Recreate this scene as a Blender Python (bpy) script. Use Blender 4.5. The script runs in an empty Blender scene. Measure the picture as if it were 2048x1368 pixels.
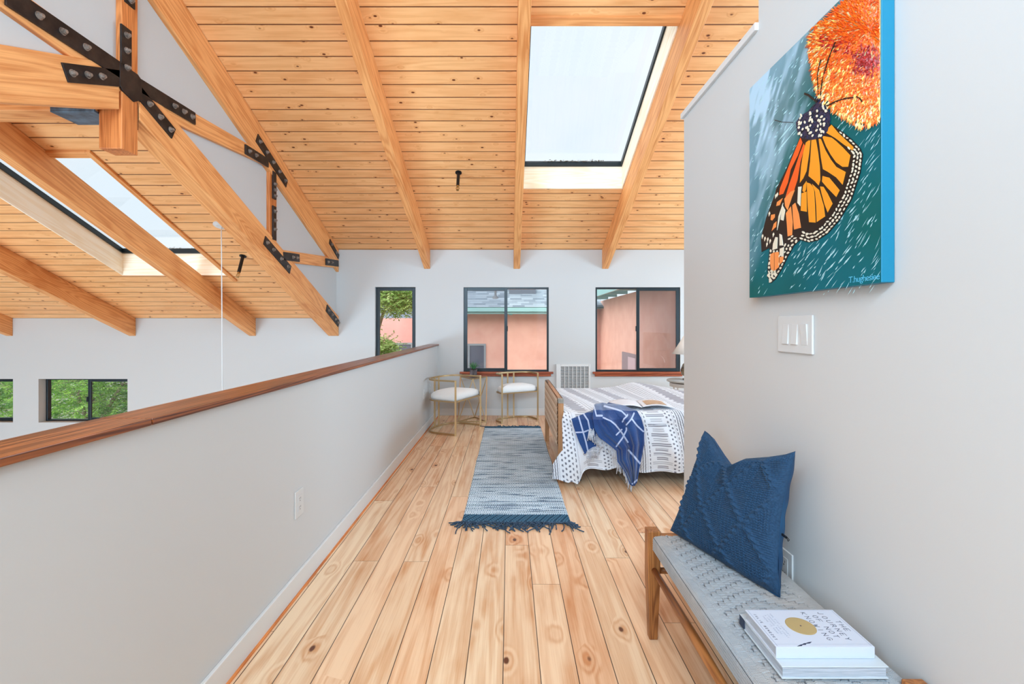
import bpy, bmesh, math, random
import numpy as np
from mathutils import Vector, Matrix
random.seed(7); RNG = np.random.default_rng(7)
C = bpy.context.scene.collection
SC = bpy.context.scene

# ---------------------------------------------------------------- camera, sky, lights, exposure
F = 925.0; CX = 1018.0; CY = 652.0; H = 1.22
cam = bpy.data.cameras.new('camera'); camo = bpy.data.objects.new('camera', cam); C.objects.link(camo)
camo.location = (0, 0, H); camo.rotation_euler = (math.pi/2, 0, 0)
cam.sensor_width = 36; cam.lens = F/2048*36
cam.shift_x = (1024-CX)/2048; cam.shift_y = -(684-CY)/2048
cam.clip_start = 0.02; cam.clip_end = 300
SC.camera = camo
SC.view_settings.view_transform = 'Standard'; SC.view_settings.look = 'None'
SC.view_settings.exposure = 0.30; SC.view_settings.gamma = 1.0
SC.cycles.max_bounces = 8; SC.cycles.diffuse_bounces = 5; SC.cycles.glossy_bounces = 4
SC.cycles.transparent_max_bounces = 12; SC.cycles.caustics_reflective = False; SC.cycles.caustics_refractive = False
SC.cycles.sample_clamp_indirect = 6.0

def srgb(r, g, b):
    f = lambda c: (c/255/12.92 if c/255 <= .04045 else ((c/255+.055)/1.055)**2.4)
    return (f(r), f(g), f(b), 1.0)

class N:
    """tiny node expression helper"""
    def __init__(s, tree): s.t = tree
    def _set(s, sock, v):
        if isinstance(v, bpy.types.NodeSocket): s.t.links.new(v, sock)
        elif v is not None: sock.default_value = v
    def node(s, typ, **kw):
        n = s.t.nodes.new(typ)
        for k, v in kw.items(): setattr(n, k, v)
        return n
    def m(s, op, a, b=None, c=None):
        n = s.node('ShaderNodeMath', operation=op); s._set(n.inputs[0], a)
        if b is not None: s._set(n.inputs[1], b)
        if c is not None: s._set(n.inputs[2], c)
        return n.outputs[0]
    def xyz(s, x, y, z):
        n = s.node('ShaderNodeCombineXYZ'); s._set(n.inputs[0], x); s._set(n.inputs[1], y); s._set(n.inputs[2], z); return n.outputs[0]
    def sep(s, v):
        n = s.node('ShaderNodeSeparateXYZ'); s._set(n.inputs[0], v); return n.outputs
    def noise(s, v, scale=1, detail=3, rough=.5, dist=0):
        n = s.node('ShaderNodeTexNoise'); s._set(n.inputs['Vector'], v); n.inputs['Scale'].default_value = scale
        n.inputs['Detail'].default_value = detail; n.inputs['Roughness'].default_value = rough; n.inputs['Distortion'].default_value = dist
        return n.outputs[0]
    def voro(s, v, scale=1):
        n = s.node('ShaderNodeTexVoronoi'); s._set(n.inputs['Vector'], v); n.inputs['Scale'].default_value = scale
        return n.outputs['Distance'], n.outputs['Color']
    def white(s, v):
        n = s.node('ShaderNodeTexWhiteNoise', noise_dimensions='3D'); s._set(n.inputs['Vector'], v); return n.outputs['Value']
    def ss(s, v, a, b, lo=0.0, hi=1.0):
        n = s.node('ShaderNodeMapRange', interpolation_type='SMOOTHSTEP'); s._set(n.inputs['Value'], v)
        n.inputs['From Min'].default_value = a; n.inputs['From Max'].default_value = b
        n.inputs['To Min'].default_value = lo; n.inputs['To Max'].default_value = hi; return n.outputs[0]
    def mix(s, f, a, b, mode='MIX'):
        n = s.node('ShaderNodeMix', data_type='RGBA', blend_type=mode); s._set(n.inputs[0], f); s._set(n.inputs[6], a); s._set(n.inputs[7], b); return n.outputs[2]
    def attr(s, name, out='Vector'):
        return s.node('ShaderNodeAttribute', attribute_name=name).outputs[out]
    def obj(s): return s.node('ShaderNodeTexCoord').outputs['Object']
    def bump(s, h, strength=.5, dist=.002):
        n = s.node('ShaderNodeBump'); s._set(n.inputs['Height'], h); n.inputs['Strength'].default_value = strength; n.inputs['Distance'].default_value = dist; return n.outputs[0]

# world: bright thin overcast, brighter on the side of the sun (behind the camera)
w = bpy.data.worlds.new('world'); SC.world = w; w.use_nodes = True
wt = w.node_tree; wn = N(wt); bg = wt.nodes['Background']
d = wn.sep(wn.node('ShaderNodeTexCoord').outputs['Generated'])
back = wn.ss(wn.m('ADD', wn.m('MULTIPLY', d[0], .5), wn.m('MULTIPLY', d[1], .85)), 0.10, -0.65)
cl = wn.noise(wn.node('ShaderNodeTexCoord').outputs['Generated'], 2.2, 4, .5)
col = wn.mix(wn.ss(cl, .3, .7), srgb(222, 238, 250), srgb(240, 245, 250))
col = wn.mix(back, col, (1, .98, .95, 1))
wt.links.new(col, bg.inputs[0])
wt.links.new(wn.m('ADD', .98, wn.m('MULTIPLY', back, 2.6)), bg.inputs[1])

def area(name, loc, rot, sx, sy, power, color=(1, 1, 1)):
    l = bpy.data.lights.new(name, 'AREA'); l.shape = 'RECTANGLE'; l.size = sx; l.size_y = sy; l.energy = power; l.color = color
    o = bpy.data.objects.new(name, l); C.objects.link(o); o.location = loc; o.rotation_euler = rot; return o
R = math.radians
# added unseen fill lamps in place of daylight, no openings there: rear, stairwell, bedroom
LC = (.56, .80, 1.0)
area('fill_rear_high', (0, -2.9, 2.82), (R(82), 0, 0), 1.75, .5, 50, LC)
area('fill_rear_overhead', (-.68, -1.3, 2.95), (R(66), 0, 0), 3.1, .55, 140, LC)
area('fill_rear_side', (-1.94, -2.9, 1.6), (R(90), 0, R(-12)), .62, 1.4, 72, LC)
area('fill_stairwell', (-6.3, -1.0, -.9), (R(102), 0, 0), 3.2, 1.7, 330, LC)
area('fill_bedroom_side', (4.5, 3.9, 1.2), (R(74), 0, R(90)), 3.0, 1.4, 185, LC)
area('fill_bedroom_top', (2.6, 4.3, 2.95), (R(-20), 0, 0), 1.1, 1.5, 42, LC)

# ---------------------------------------------------------------- geometry helpers
class MB:
    def __init__(s): s.v = []; s.f = []; s.g = []; s.mi = []
    def add(s, vs, fs, gs=None, mi=0):
        o = len(s.v); s.v += [tuple(map(float, p)) for p in vs]
        s.g += [tuple(map(float, p)) for p in (gs if gs is not None else vs)]
        for f in fs: s.f.append(tuple(o+i for i in f)); s.mi.append(mi)
    def hexa(s, p, gs=None, mi=0):      # 8 points: bottom ring 0-3 (ccw from above), top ring 4-7
        s.add(p, [(3, 2, 1, 0), (4, 5, 6, 7), (0, 1, 5, 4), (1, 2, 6, 5), (2, 3, 7, 6), (3, 0, 4, 7)], gs, mi)
    def box(s, x0, x1, y0, y1, z0, z1, gax='x', mi=0):
        p = [(x0, y0, z0), (x1, y0, z0), (x1, y1, z0), (x0, y1, z0), (x0, y0, z1), (x1, y0, z1), (x1, y1, z1), (x0, y1, z1)]
        perm = {'x': (0, 1, 2), 'y': (1, 0, 2), 'z': (2, 0, 1)}[gax]
        s.hexa(p, [tuple(q[i] for i in perm) for q in p], mi)
    def slab(s, x0, x1, y0, y1, zf, h0, h1, gmode='across', mi=0):   # sheared box following height zf(y)
        p = [(x, y, zf(y)+h) for h in (h0, h1) for x, y in ((x0, y0), (x1, y0), (x1, y1), (x0, y1))]
        k = math.sqrt(1+SL*SL)
        if gmode == 'across': g = [(q[0], q[1]*k, q[2]-zf(q[1])) for q in p]
        else: g = [(q[1]*k, q[0], q[2]-zf(q[1])) for q in p]
        s.hexa(p, g, mi)
    def prism_x(s, poly, x0, x1, gdir=(1, 0), mi=0):     # poly in (y,z), extruded along x
        n = len(poly); a = [(x0, y, z) for y, z in poly]; b = [(x1, y, z) for y, z in poly]
        gx, gy = gdir
        g = [(y*gx+z*gy, z*gx-y*gy, x0) for y, z in poly]+[(y*gx+z*gy, z*gx-y*gy, x1) for y, z in poly]
        s.add(a+b, [tuple(range(n)), tuple(range(2*n-1, n-1, -1))]+[(i, n+i, n+(i+1) % n, (i+1) % n) for i in range(n)], g, mi)
    def tube(s, pts, r, seg=8, closed=False, mi=0, square=False, rs=None):
        pts = [Vector(p) for p in pts]; n = len(pts); rings = []
        up = Vector((0, 0, 1)); prev = None
        for i, p in enumerate(pts):
            if closed: t = (pts[(i+1) % n]-pts[i-1])
            else: t = pts[min(i+1, n-1)]-pts[max(i-1, 0)]
            if t.length < 1e-9: t = Vector((0, 0, 1))
            t.normalize()
            if prev is None:
                a = t.cross(up)
                if a.length < .05: a = t.cross(Vector((0, 1, 0)))
                a.normalize()
            else:
                a = prev - t*prev.dot(t)
                if a.length < 1e-6: a = t.cross(up)
                a.normalize()
            prev = a; b = t.cross(a); rr = rs[i] if rs else r
            if square: rings.append([p+(a*cx+b*cy)*rr for cx, cy in ((1, 1), (-1, 1), (-1, -1), (1, -1))])
            else: rings.append([p+(a*math.cos(2*math.pi*k/seg)+b*math.sin(2*math.pi*k/seg))*rr for k in range(seg)])
        if square: seg = 4
        vs = [q for ring in rings for q in ring]; fs = []
        for i in range(n if closed else n-1):
            j = (i+1) % n
            for k in range(seg): fs.append((i*seg+k, i*seg+(k+1) % seg, j*seg+(k+1) % seg, j*seg+k))
        if not closed:
            fs.append(tuple(range(seg-1, -1, -1))); fs.append(tuple((n-1)*seg+k for k in range(seg)))
        s.add(vs, fs, None, mi)
    def lathe(s, c, prof, seg=32, mi=0, ax='z'):   # prof: list of (r, h)
        vs = []; fs = []
        for r, h in prof:
            for k in range(seg):
                a = 2*math.pi*k/seg
                q = (r*math.cos(a), r*math.sin(a), h)
                if ax == 'x': q = (h, q[0], q[1])
                if ax == 'y': q = (q[0], h, q[1])
                vs.append((c[0]+q[0], c[1]+q[1], c[2]+q[2]))
        for i in range(len(prof)-1):
            for k in range(seg): fs.append((i*seg+k, i*seg+(k+1) % seg, (i+1)*seg+(k+1) % seg, (i+1)*seg+k))
        fs.append(tuple(range(seg-1, -1, -1))); fs.append(tuple((len(prof)-1)*seg+k for k in range(seg)))
        s.add(vs, fs, None, mi)
    def build(s, name, mat, parent=None, smooth=False, bevel=0, kind=None, label=None):
        me = bpy.data.meshes.new(name); me.from_pydata(s.v, [], s.f)
        at = me.attributes.new('gc', 'FLOAT_VECTOR', 'POINT'); at.data.foreach_set('vector', np.array(s.g, dtype=np.float32).ravel())
        for m in (mat if isinstance(mat, (list, tuple)) else [mat]): me.materials.append(m)
        if any(s.mi): me.polygons.foreach_set('material_index', s.mi)
        bm = bmesh.new(); bm.from_mesh(me); bmesh.ops.recalc_face_normals(bm, faces=bm.faces); bm.to_mesh(me); bm.free()
        if smooth: me.polygons.foreach_set('use_smooth', [True]*len(me.polygons))
        return link(name, me, parent, bevel, kind, label, smooth)

def link(name, me, parent=None, bevel=0, kind=None, label=None, smooth=False):
    me.update(); o = bpy.data.objects.new(name, me); C.objects.link(o)
    if parent is not None:
        o.parent = parent; o.matrix_parent_inverse = Matrix.Translation(-Vector(parent.location))
    if bevel:
        m = o.modifiers.new('bevel', 'BEVEL'); m.width = bevel; m.segments = 2; m.limit_method = 'ANGLE'; m.angle_limit = R(40)
    if kind: o['kind'] = kind
    if label: o['label'] = label
    return o

def thing(name, label, cat, loc=(0, 0, 0), group=None):
    o = bpy.data.objects.new(name, None); C.objects.link(o); o.location = loc; o.empty_display_size = .05
    o['label'] = label; o['category'] = cat
    if group: o['group'] = group
    return o
def tag(o, label, cat, group=None):
    o['label'] = label; o['category'] = cat
    if group: o['group'] = group
    return o
def struct(name, mb, mat, parent=None, **kw): return mb.build(name, mat, parent, kind='structure', **kw)

def grid(name, P, mat, parent=None, colors=None, smooth=True, kind=None, label=None, gc=None, wrap=False):
    """P: (n,m,3) array of points"""
    n, m = P.shape[:2]; me = bpy.data.meshes.new(name)
    idx = np.arange(n*m).reshape(n, m)
    a = idx[:-1, :-1]; b = idx[1:, :-1]; c = idx[1:, 1:]; dd = idx[:-1, 1:]
    q = np.stack([a, b, c, dd], -1).reshape(-1, 4)
    me.vertices.add(n*m); me.vertices.foreach_set('co', P.reshape(-1).astype(np.float32))
    me.loops.add(len(q)*4); me.loops.foreach_set('vertex_index', q.ravel().astype(np.int32))
    me.polygons.add(len(q)); me.polygons.foreach_set('loop_start', np.arange(0, len(q)*4, 4, dtype=np.int32))
    me.update(calc_edges=True)
    me.polygons.foreach_set('use_smooth', np.full(len(q), smooth))
    if colors is not None:
        at = me.color_attributes.new('col', 'FLOAT_COLOR', 'POINT')
        cc = np.ones((n*m, 4), np.float32); cc[:, :3] = colors.reshape(-1, 3); at.data.foreach_set('color', cc.ravel())
    g = me.attributes.new('gc', 'FLOAT_VECTOR', 'POINT'); g.data.foreach_set('vector', (gc if gc is not None else P).reshape(-1).astype(np.float32))
    me.materials.append(mat)
    return link(name, me, parent, kind=kind, label=label)

def vnoise(x, y, seed=0):
    """smooth 2-D value noise on arrays"""
    xi = np.floor(x).astype(int); yi = np.floor(y).astype(int); fx = x-xi; fy = y-yi
    fx = fx*fx*(3-2*fx); fy = fy*fy*(3-2*fy)
    def h(a, b):
        n = (a*374761393 + b*668265263 + seed*982451653) & 0xffffffff
        n = ((n ^ (n >> 13))*1274126177) & 0xffffffff
        return ((n ^ (n >> 16)) & 0xffff)/65535.0
    return (h(xi, yi)*(1-fx)+h(xi+1, yi)*fx)*(1-fy)+(h(xi, yi+1)*(1-fx)+h(xi+1, yi+1)*fx)*fy
def hash1(a, seed=0):
    n = (np.asarray(a).astype(np.int64)*374761393+seed*982451653) & 0xffffffff
    n = ((n ^ (n >> 13))*1274126177) & 0xffffffff
    return ((n ^ (n >> 16)) & 0xffff)/65535.0

# where a pixel of the photograph meets a known plane
D = 6.32; PM = F/D; SL = 0.4205
def on_y(x, y, Y=D): return Vector(((x-CX)*Y/F, Y, H-(y-CY)*Y/F))
def on_x(x, y, X): Y = X*F/(x-CX); return Vector((X, Y, H-(y-CY)*Y/F))
def on_z(x, y, z=0.0): Y = F*(H-z)/(y-CY); return Vector(((x-CX)*Y/F, Y, z))
ZU = lambda y: 2.269+SL*(D-y)        # upper ceiling
ZL = lambda y: 1.326+SL*(D-y)        # lower ceiling
RY = 2.84                            # ridge

# ---------------------------------------------------------------- materials
def mat(name, color, rough=.6, metal=0.0, spec=.5, sheen=0, bump=None, coat=0):
    m = bpy.data.materials.new(name); m.use_nodes = True; b = m.node_tree.nodes['Principled BSDF']
    b.inputs['Base Color'].default_value = color; b.inputs['Roughness'].default_value = rough; b.inputs['Metallic'].default_value = metal
    b.inputs['Specular IOR Level'].default_value = spec; b.inputs['Sheen Weight'].default_value = sheen; b.inputs['Coat Weight'].default_value = coat
    n = N(m.node_tree)
    if bump:
        sc, st, di = bump; h = n.noise(n.obj(), sc, 4, .6); m.node_tree.links.new(n.bump(h, st, di), b.inputs['Normal'])
    return m

def noisy(name, ca, cb, scale=(1, 1, 1), rough=.6, metal=0.0, sc=5, detail=4, bump=.1, bdist=.002, spec=.5, sheen=0):
    m = mat(name, ca, rough, metal, spec, sheen); n = N(m.node_tree); b = m.node_tree.nodes['Principled BSDF']
    o = n.sep(n.obj()); v = n.xyz(n.m('MULTIPLY', o[0], scale[0]), n.m('MULTIPLY', o[1], scale[1]), n.m('MULTIPLY', o[2], scale[2]))
    f = n.noise(v, sc, detail, .6)
    m.node_tree.links.new(n.mix(n.ss(f, .3, .7), ca, cb), b.inputs['Base Color'])
    m.node_tree.links.new(n.bump(f, bump, bdist), b.inputs['Normal'])
    return m

def colmat(name, rough=.9, sheen=.0, bumpscale=0, spec=.3):
    m = mat(name, (1, 1, 1, 1), rough, 0, spec, sheen); n = N(m.node_tree); b = m.node_tree.nodes['Principled BSDF']
    m.node_tree.links.new(n.attr('col', 'Color'), b.inputs['Base Color'])
    if bumpscale:
        m.node_tree.links.new(n.bump(n.noise(n.obj(), bumpscale, 3, .6), .35, .0015), b.inputs['Normal'])
    return m

def wood(name, light, dark, knot, pitch=0.0, length=0.0, rough=.45, tone=.25, knots=1.0, off=0.0, groove=.006, kscale=(2.2, 8.0), rings=9.0, grain=.5, gdark=(.05, .02, .008, 1), across=9.0, along=.55, fine=.35, spec=.4, kcut=.35, kr=.11, redd=0.0):
    """grain runs along gc.x; boards repeat along gc.y"""
    m = mat(name, light, rough, 0, spec); t = m.node_tree; n = N(t); b = t.nodes['Principled BSDF']
    g = n.sep(n.attr('gc')); x, y, z = g[0], g[1], g[2]
    if pitch:
        yy = n.m('ADD', n.m('DIVIDE', y, pitch), off); i = n.m('FLOOR', yy); f = n.m('FRACT', yy)
        r1 = n.white(n.xyz(i, 3.7, 1.1))
        if length:
            xx = n.m('ADD', n.m('DIVIDE', x, length), n.m('MULTIPLY', r1, 7.13)); j = n.m('FLOOR', xx); fj = n.m('FRACT', xx)
        else: j = 0.5
        r2 = n.white(n.xyz(i, j, 9.2)); r3 = n.white(n.xyz(j, i, 4.4))
        x = n.m('ADD', x, n.m('MULTIPLY', r2, 41.0)); y = n.m('ADD', y, n.m('MULTIPLY', r3, 13.0))
    # knots
    kd, kc = n.voro(n.xyz(n.m('MULTIPLY', x, kscale[0]), n.m('MULTIPLY', y, kscale[1]), n.m('MULTIPLY', z, .0)), 1)
    kv = n.sep(kc)[0]
    has = n.m('GREATER_THAN', kv, kcut)
    halo = n.m('MULTIPLY', n.ss(kd, .42, .05), has)
    big = n.m('ADD', n.noise(n.xyz(n.m('MULTIPLY', x, along), n.m('MULTIPLY', y, across), n.m('MULTIPLY', z, across)), 1, 2.5, .45), n.m('MULTIPLY', halo, .22))
    rg = n.m('FRACT', n.m('MULTIPLY', big, rings))
    rg = n.ss(n.m('ABSOLUTE', n.m('SUBTRACT', rg, .55)), .02, .42, 1.0, 0.0)
    fn = n.noise(n.xyz(n.m('MULTIPLY', x, 4.0), n.m('MULTIPLY', y, 160.0), n.m('MULTIPLY', z, 160.0)), 1, 3, .6)
    cloud = n.noise(n.xyz(n.m('MULTIPLY', x, 1.3), n.m('MULTIPLY', y, 5.0), z), 1.6, 3, .55)
    fac = n.m('ADD', n.m('MULTIPLY', rg, grain), n.m('MULTIPLY', n.ss(fn, .35, .75), fine))
    fac = n.m('ADD', fac, n.m('MULTIPLY', n.ss(cloud, .45, .8), .55))
    fac = n.m('ADD', fac, n.m('MULTIPLY', halo, .35))
    if pitch: fac = n.m('ADD', fac, n.m('MULTIPLY', n.m('SUBTRACT', r2, .5), tone*2))
    fac = n.m('MINIMUM', n.m('MAXIMUM', fac, 0.0), 1.0)
    col = n.mix(fac, light, dark)
    if pitch and redd:
        col = n.mix(n.m('MULTIPLY', r3, redd), col, (1.0, .80, .70, 1), 'MULTIPLY')
    core = n.m('MULTIPLY', n.ss(n.m('ADD', kd, n.m('MULTIPLY', n.m('SUBTRACT', fn, .5), .03)), kr, kr*.55), n.m('MULTIPLY', has, knots))
    col = n.mix(core, col, knot)
    hgt = n.m('SUBTRACT', 1.0, n.m('MULTIPLY', fn, .12))
    if pitch:
        gw = groove/pitch
        gr = n.m('MAXIMUM', n.ss(f, gw, gw*.35), n.ss(f, 1-gw*.25, 1.0))
        if length:
            lw = groove*.7/length
            gr = n.m('MAXIMUM', gr, n.ss(fj, lw, lw*.3))
        col = n.mix(gr, col, gdark)
        hgt = n.m('SUBTRACT', hgt, gr)
    t.links.new(col, b.inputs['Base Color'])
    t.links.new(n.bump(hgt, .6, .003), b.inputs['Normal'])
    t.links.new(n.m('ADD', rough-.05, n.m('MULTIPLY', fn, .12)), b.inputs['Roughness'])
    return m

M = {}
M['wall'] = mat('white_paint', (.57, .57, .565, 1), .75, spec=.25, bump=(90, .12, .001))
M['trim'] = mat('white_trim_paint', (.66, .66, .655, 1), .45)
M['plastic'] = mat('white_plastic', (.62, .62, .615, 1), .35)
M['slot'] = mat('dark_slot', (.05, .05, .05, 1), .6)
M['floor'] = wood('pine_floor', srgb(236, 211, 178), srgb(200, 144, 96), srgb(96, 52, 32), pitch=.1312, length=2.3, off=.168, rough=.33, tone=.20, kscale=(4.2, 7.5), groove=.0035, rings=7, grain=.38, fine=.26, kcut=.52, kr=.10, redd=.8, gdark=(.035, .015, .008, 1), spec=.5)
M['board'] = wood('pine_ceiling_boards', srgb(252, 196, 136), srgb(228, 160, 98), srgb(110, 52, 24), pitch=.1292, length=0, rough=.5, tone=.10, kscale=(8.0, 14.0), groove=.011, rings=7, grain=.35, fine=.3, kcut=.46, kr=.15, gdark=(.16, .05, .018, 1), redd=.25)
M['beam'] = wood('fir_beam', srgb(244, 176, 112), srgb(208, 130, 70), srgb(100, 44, 18), rough=.5, kscale=(.8, 4.0), rings=16, grain=.5, fine=.4, across=6, along=.35, kcut=.5, kr=.09)
M['beam_dark'] = wood('fir_post', srgb(228, 144, 80), srgb(178, 98, 46), srgb(84, 36, 16), rough=.5, kscale=(.9, 4.0), rings=18, grain=.55, fine=.45, across=8, along=.4, kcut=.4, kr=.09)
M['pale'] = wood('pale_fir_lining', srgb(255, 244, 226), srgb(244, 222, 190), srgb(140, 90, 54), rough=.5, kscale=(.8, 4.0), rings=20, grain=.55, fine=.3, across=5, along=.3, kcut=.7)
M['cap'] = wood('stained_fir_cap', srgb(158, 90, 48), srgb(88, 42, 20), srgb(60, 26, 12), rough=.32, kscale=(.6, 4.0), rings=22, grain=.75, fine=.5, across=9, along=.3, kcut=.6, spec=.6)
M['sill'] = wood('redwood_sill', srgb(176, 92, 58), srgb(126, 54, 32), srgb(70, 26, 14), rough=.35, rings=12, kscale=(.4, 3.), kcut=.8)
M['bench_wood'] = wood('walnut_stained_ash', srgb(172, 112, 62), srgb(112, 62, 30), srgb(60, 30, 14), rough=.35, rings=14, kscale=(.4, 3.), kcut=.85, across=14)
M['foot_wood'] = wood('oak_post', srgb(196, 146, 104), srgb(150, 100, 62), srgb(80, 50, 30), rough=.45, rings=14, kscale=(.4, 3.), kcut=.85, across=14)
M['steel'] = noisy('black_steel_plate', srgb(34, 33, 36), srgb(62, 56, 54), rough=.38, metal=.55, sc=9, bump=.15)
M['bolt'] = noisy('bolt_metal', srgb(168, 152, 140), srgb(110, 98, 90), rough=.5, metal=.4, sc=40, bump=.2)
M['blue_steel'] = noisy('blue_grey_steel', srgb(96, 124, 146), srgb(60, 74, 88), rough=.45, metal=.3, sc=12, bump=.2)
M['frame'] = mat('black_window_frame', srgb(24, 36, 42), .35, .2)
M['gold'] = mat('brushed_gold', srgb(196, 168, 126), .35, .85, bump=(200, .1, .001))
M['boucle'] = noisy('white_boucle', (.86, .86, .85, 1), (.80, .80, .79, 1), rough=.95, sc=160, bump=.8, bdist=.003, sheen=.3)
M['black_metal'] = mat('black_metal', (.02, .02, .022, 1), .4, .6)
M['brass'] = mat('brass', srgb(190, 150, 90), .3, .9)

def glassmat(name, tint=(1, 1, 1, 1), refl=.04, rough=0.0):
    m = bpy.data.materials.new(name); m.use_nodes = True; t = m.node_tree; t.nodes.clear()
    o = t.nodes.new('ShaderNodeOutputMaterial'); tr = t.nodes.new('ShaderNodeBsdfTransparent'); gl = t.nodes.new('ShaderNodeBsdfGlossy')
    mx = t.nodes.new('ShaderNodeMixShader'); n = N(t); lw = t.nodes.new('ShaderNodeLayerWeight'); lw.inputs['Blend'].default_value = .5
    fr = n.m('ADD', refl, n.m('MULTIPLY', n.m('POWER', lw.outputs['Facing'], 5.0), 1-refl))
    tr.inputs[0].default_value = tint; gl.inputs['Roughness'].default_value = rough
    t.links.new(fr, mx.inputs[0]); t.links.new(tr.outputs[0], mx.inputs[1]); t.links.new(gl.outputs[0], mx.inputs[2]); t.links.new(mx.outputs[0], o.inputs[0])
    return m
M['glass'] = glassmat('window_glass', (.96, .97, .97, 1))
M['screen'] = glassmat('screened_glass', (.84, .85, .87, 1))
# ================================================================ the room shell
XH0, XH1 = -1.085, -0.975        # half wall
XW = 0.94; XWY = 2.484; XWS = 1.742   # right wall plane, its far end, its step
XI = -2.36                       # white infill wall behind the truss
def wall_xz(x0, x1, z0, z1, y0, y1, holes):
    """solid wall in the XZ plane with rectangular openings"""
    mb = MB(); xs = sorted({x0, x1, *[h[0] for h in holes], *[h[1] for h in holes]}); xs = [x for x in xs if x0 <= x <= x1]
    for a, b in zip(xs, xs[1:]):
        zs = [z0]
        for h in sorted([h for h in holes if h[0] <= a+1e-6 and h[1] >= b-1e-6], key=lambda h: h[2]): zs += [h[2], h[3]]
        zs.append(z1)
        for k in range(0, len(zs), 2):
            if zs[k+1] > zs[k]+1e-6: mb.box(a, b, y0, y1, zs[k], zs[k+1])
    return mb
def wx(px): return (px-CX)/PM
def wz(py): return H-(py-CY)/PM
W1 = (wx(750), wx(831), .52, wz(574)); W2 = (wx(927), wx(1097.5), wz(743.5), wz(574.5)); W3 = (wx(1191), wx(1360.5), wz(743.5), wz(574.5))
W4 = (wx(77), wx(255), wz(845), wz(758)); W5 = (wx(-150), wx(26), wz(845), wz(758)); W6 = (wx(-150), wx(28), wz(1000), wz(881))
mb = wall_xz(-8.0, 4.7, -2.7, 2.262, D, D+.16, [W1, W2, W3, W4, W5, W6])
struct('wall_back', mb, M['wall'])
# floor of the loft, floor of the room below
mb = MB()
mb.add([(XH0, -3.2, 0), (4.7, -3.2, 0), (4.7, D, 0), (XH0, D, 0)], [(0, 1, 2, 3)], [(-3.2, XH0, 0), (-3.2, 4.7, 0), (D, 4.7, 0), (D, XH0, 0)])
mb.add([(XH0, -3.2, -.25), (4.7, -3.2, -.25), (4.7, D, -.25), (XH0, D, -.25)], [(0, 1, 2, 3)])
struct('floor', mb, M['floor'])
mb = MB(); mb.box(-8.0, XH0, -3.2, D, -2.8, -2.7, 'y'); struct('floor', mb, M['floor'])
# half wall with stained cap, baseboard
mb = MB(); mb.box(XH0, XH1, -3.2, D, -2.7, .953); struct('wall_half', mb, M['wall'])
mb = MB(); yj = on_x(305, 843, -.958)[1]
mb.box(-1.105, -.958, yj+.0015, D, .953, .972, 'y'); mb.box(-1.105, -.958, -3.2, yj-.0015, .953, .972, 'y')
struct('trim_1', mb, M['cap'], bevel=.003, label='stained fir cap board along the top of the half wall')
mb = MB(); mb.box(XH1, XH1+.014, -3.2, D, 0, .092); struct('baseboard_left', mb, M['trim'], bevel=.003)
mb = MB(); mb.box(XH1+.014, 4.6, D-.014, D, 0, .092); struct('baseboard_back', mb, M['trim'], bevel=.003)
mb = MB(); mb.box(XH1+.014, XH1+.024, -3.2, D, 0, .006, 'y'); struct('trim_2', mb, M['beam_dark'])
# right wall: tall part, lower part with a ledge
mb = MB()
mb.prism_x([(-3.2, 0), (XWS, 0), (XWS, ZU(RY)-.1*(RY-XWS)), (-3.2, ZU(RY)-.1*(RY+3.2))], XW, XW+.12)
mb.box(XW, XW+.12, XWS, XWY, 0, 2.335); struct('wall_right', mb, M['wall'])
mb = MB(); mb.box(XW-.014, XW+.134, XWS, XWY+.016, 2.335, 2.365); struct('trim_3', mb, M['trim'], bevel=.003)
mb = MB(); mb.box(XW-.013, XW, -3.2, XWY, 0, .092); struct('baseboard_right', mb, M['trim'], bevel=.003)
# far walls of the bedroom, of the stairwell, and behind the camera
mb = MB(); mb.box(4.6, 4.7, -3.2, D, 0, 3.9); struct('wall_bedroom', mb, M['wall'])
mb = MB(); mb.box(XW+.12, 4.6, XWS-.2, XWS-.1, 0, 3.9); struct('wall_closet', mb, M['wall'])
mb = MB(); mb.box(-8.1, -8.0, -3.2, D+.16, -2.8, 3.9); struct('wall_left', mb, M['wall'])
mb = MB(); mb.box(-8.0, 4.7, -3.3, -3.2, -2.8, 3.9); struct('wall_rear', mb, M['wall'])
# white infill wall in the plane of the truss, between the lower and the upper roof
mb = MB()
bt = lambda y: 1.30+SL*(D-y)
mb.prism_x([(D, bt(D)), (D, ZU(D)), (RY, ZU(RY)), (-3.2, ZU(RY)-.1*(RY+3.2)), (-3.2, bt(RY)-SL*(RY+3.2)), (RY, bt(RY))], XI-.03, XI)
struct('wall_infill', mb, M['wall'])

# ceilings: boarded slopes with a shaft cut for each skylight
T = .24
def slopes(x0, x1, zf, hole, name, rear):
    mb = MB(); hx0, hx1, hy0, hy1 = hole
    mb.slab(x0, hx0, RY, D+.5, zf, 0, T); mb.slab(hx1, x1, RY, D+.5, zf, 0, T)
    mb.slab(hx0, hx1, RY, hy0, zf, 0, T); mb.slab(hx0, hx1, hy1, D+.5, zf, 0, T)
    zr = lambda y: zf(RY)-rear*(RY-y)
    mb.slab(x0, x1, -3.3, RY, zr, 0, T)
    return struct(name, mb, M['board'])
HU = (.150, 1.271, 3.449, 5.171); HLo = (-4.36, -3.165, 3.50, 5.217)
slopes(XI, 4.7, ZU, HU, 'ceiling', .1)
slopes(-8.1, XI-.03, ZL, HLo, 'ceiling', SL)

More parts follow.
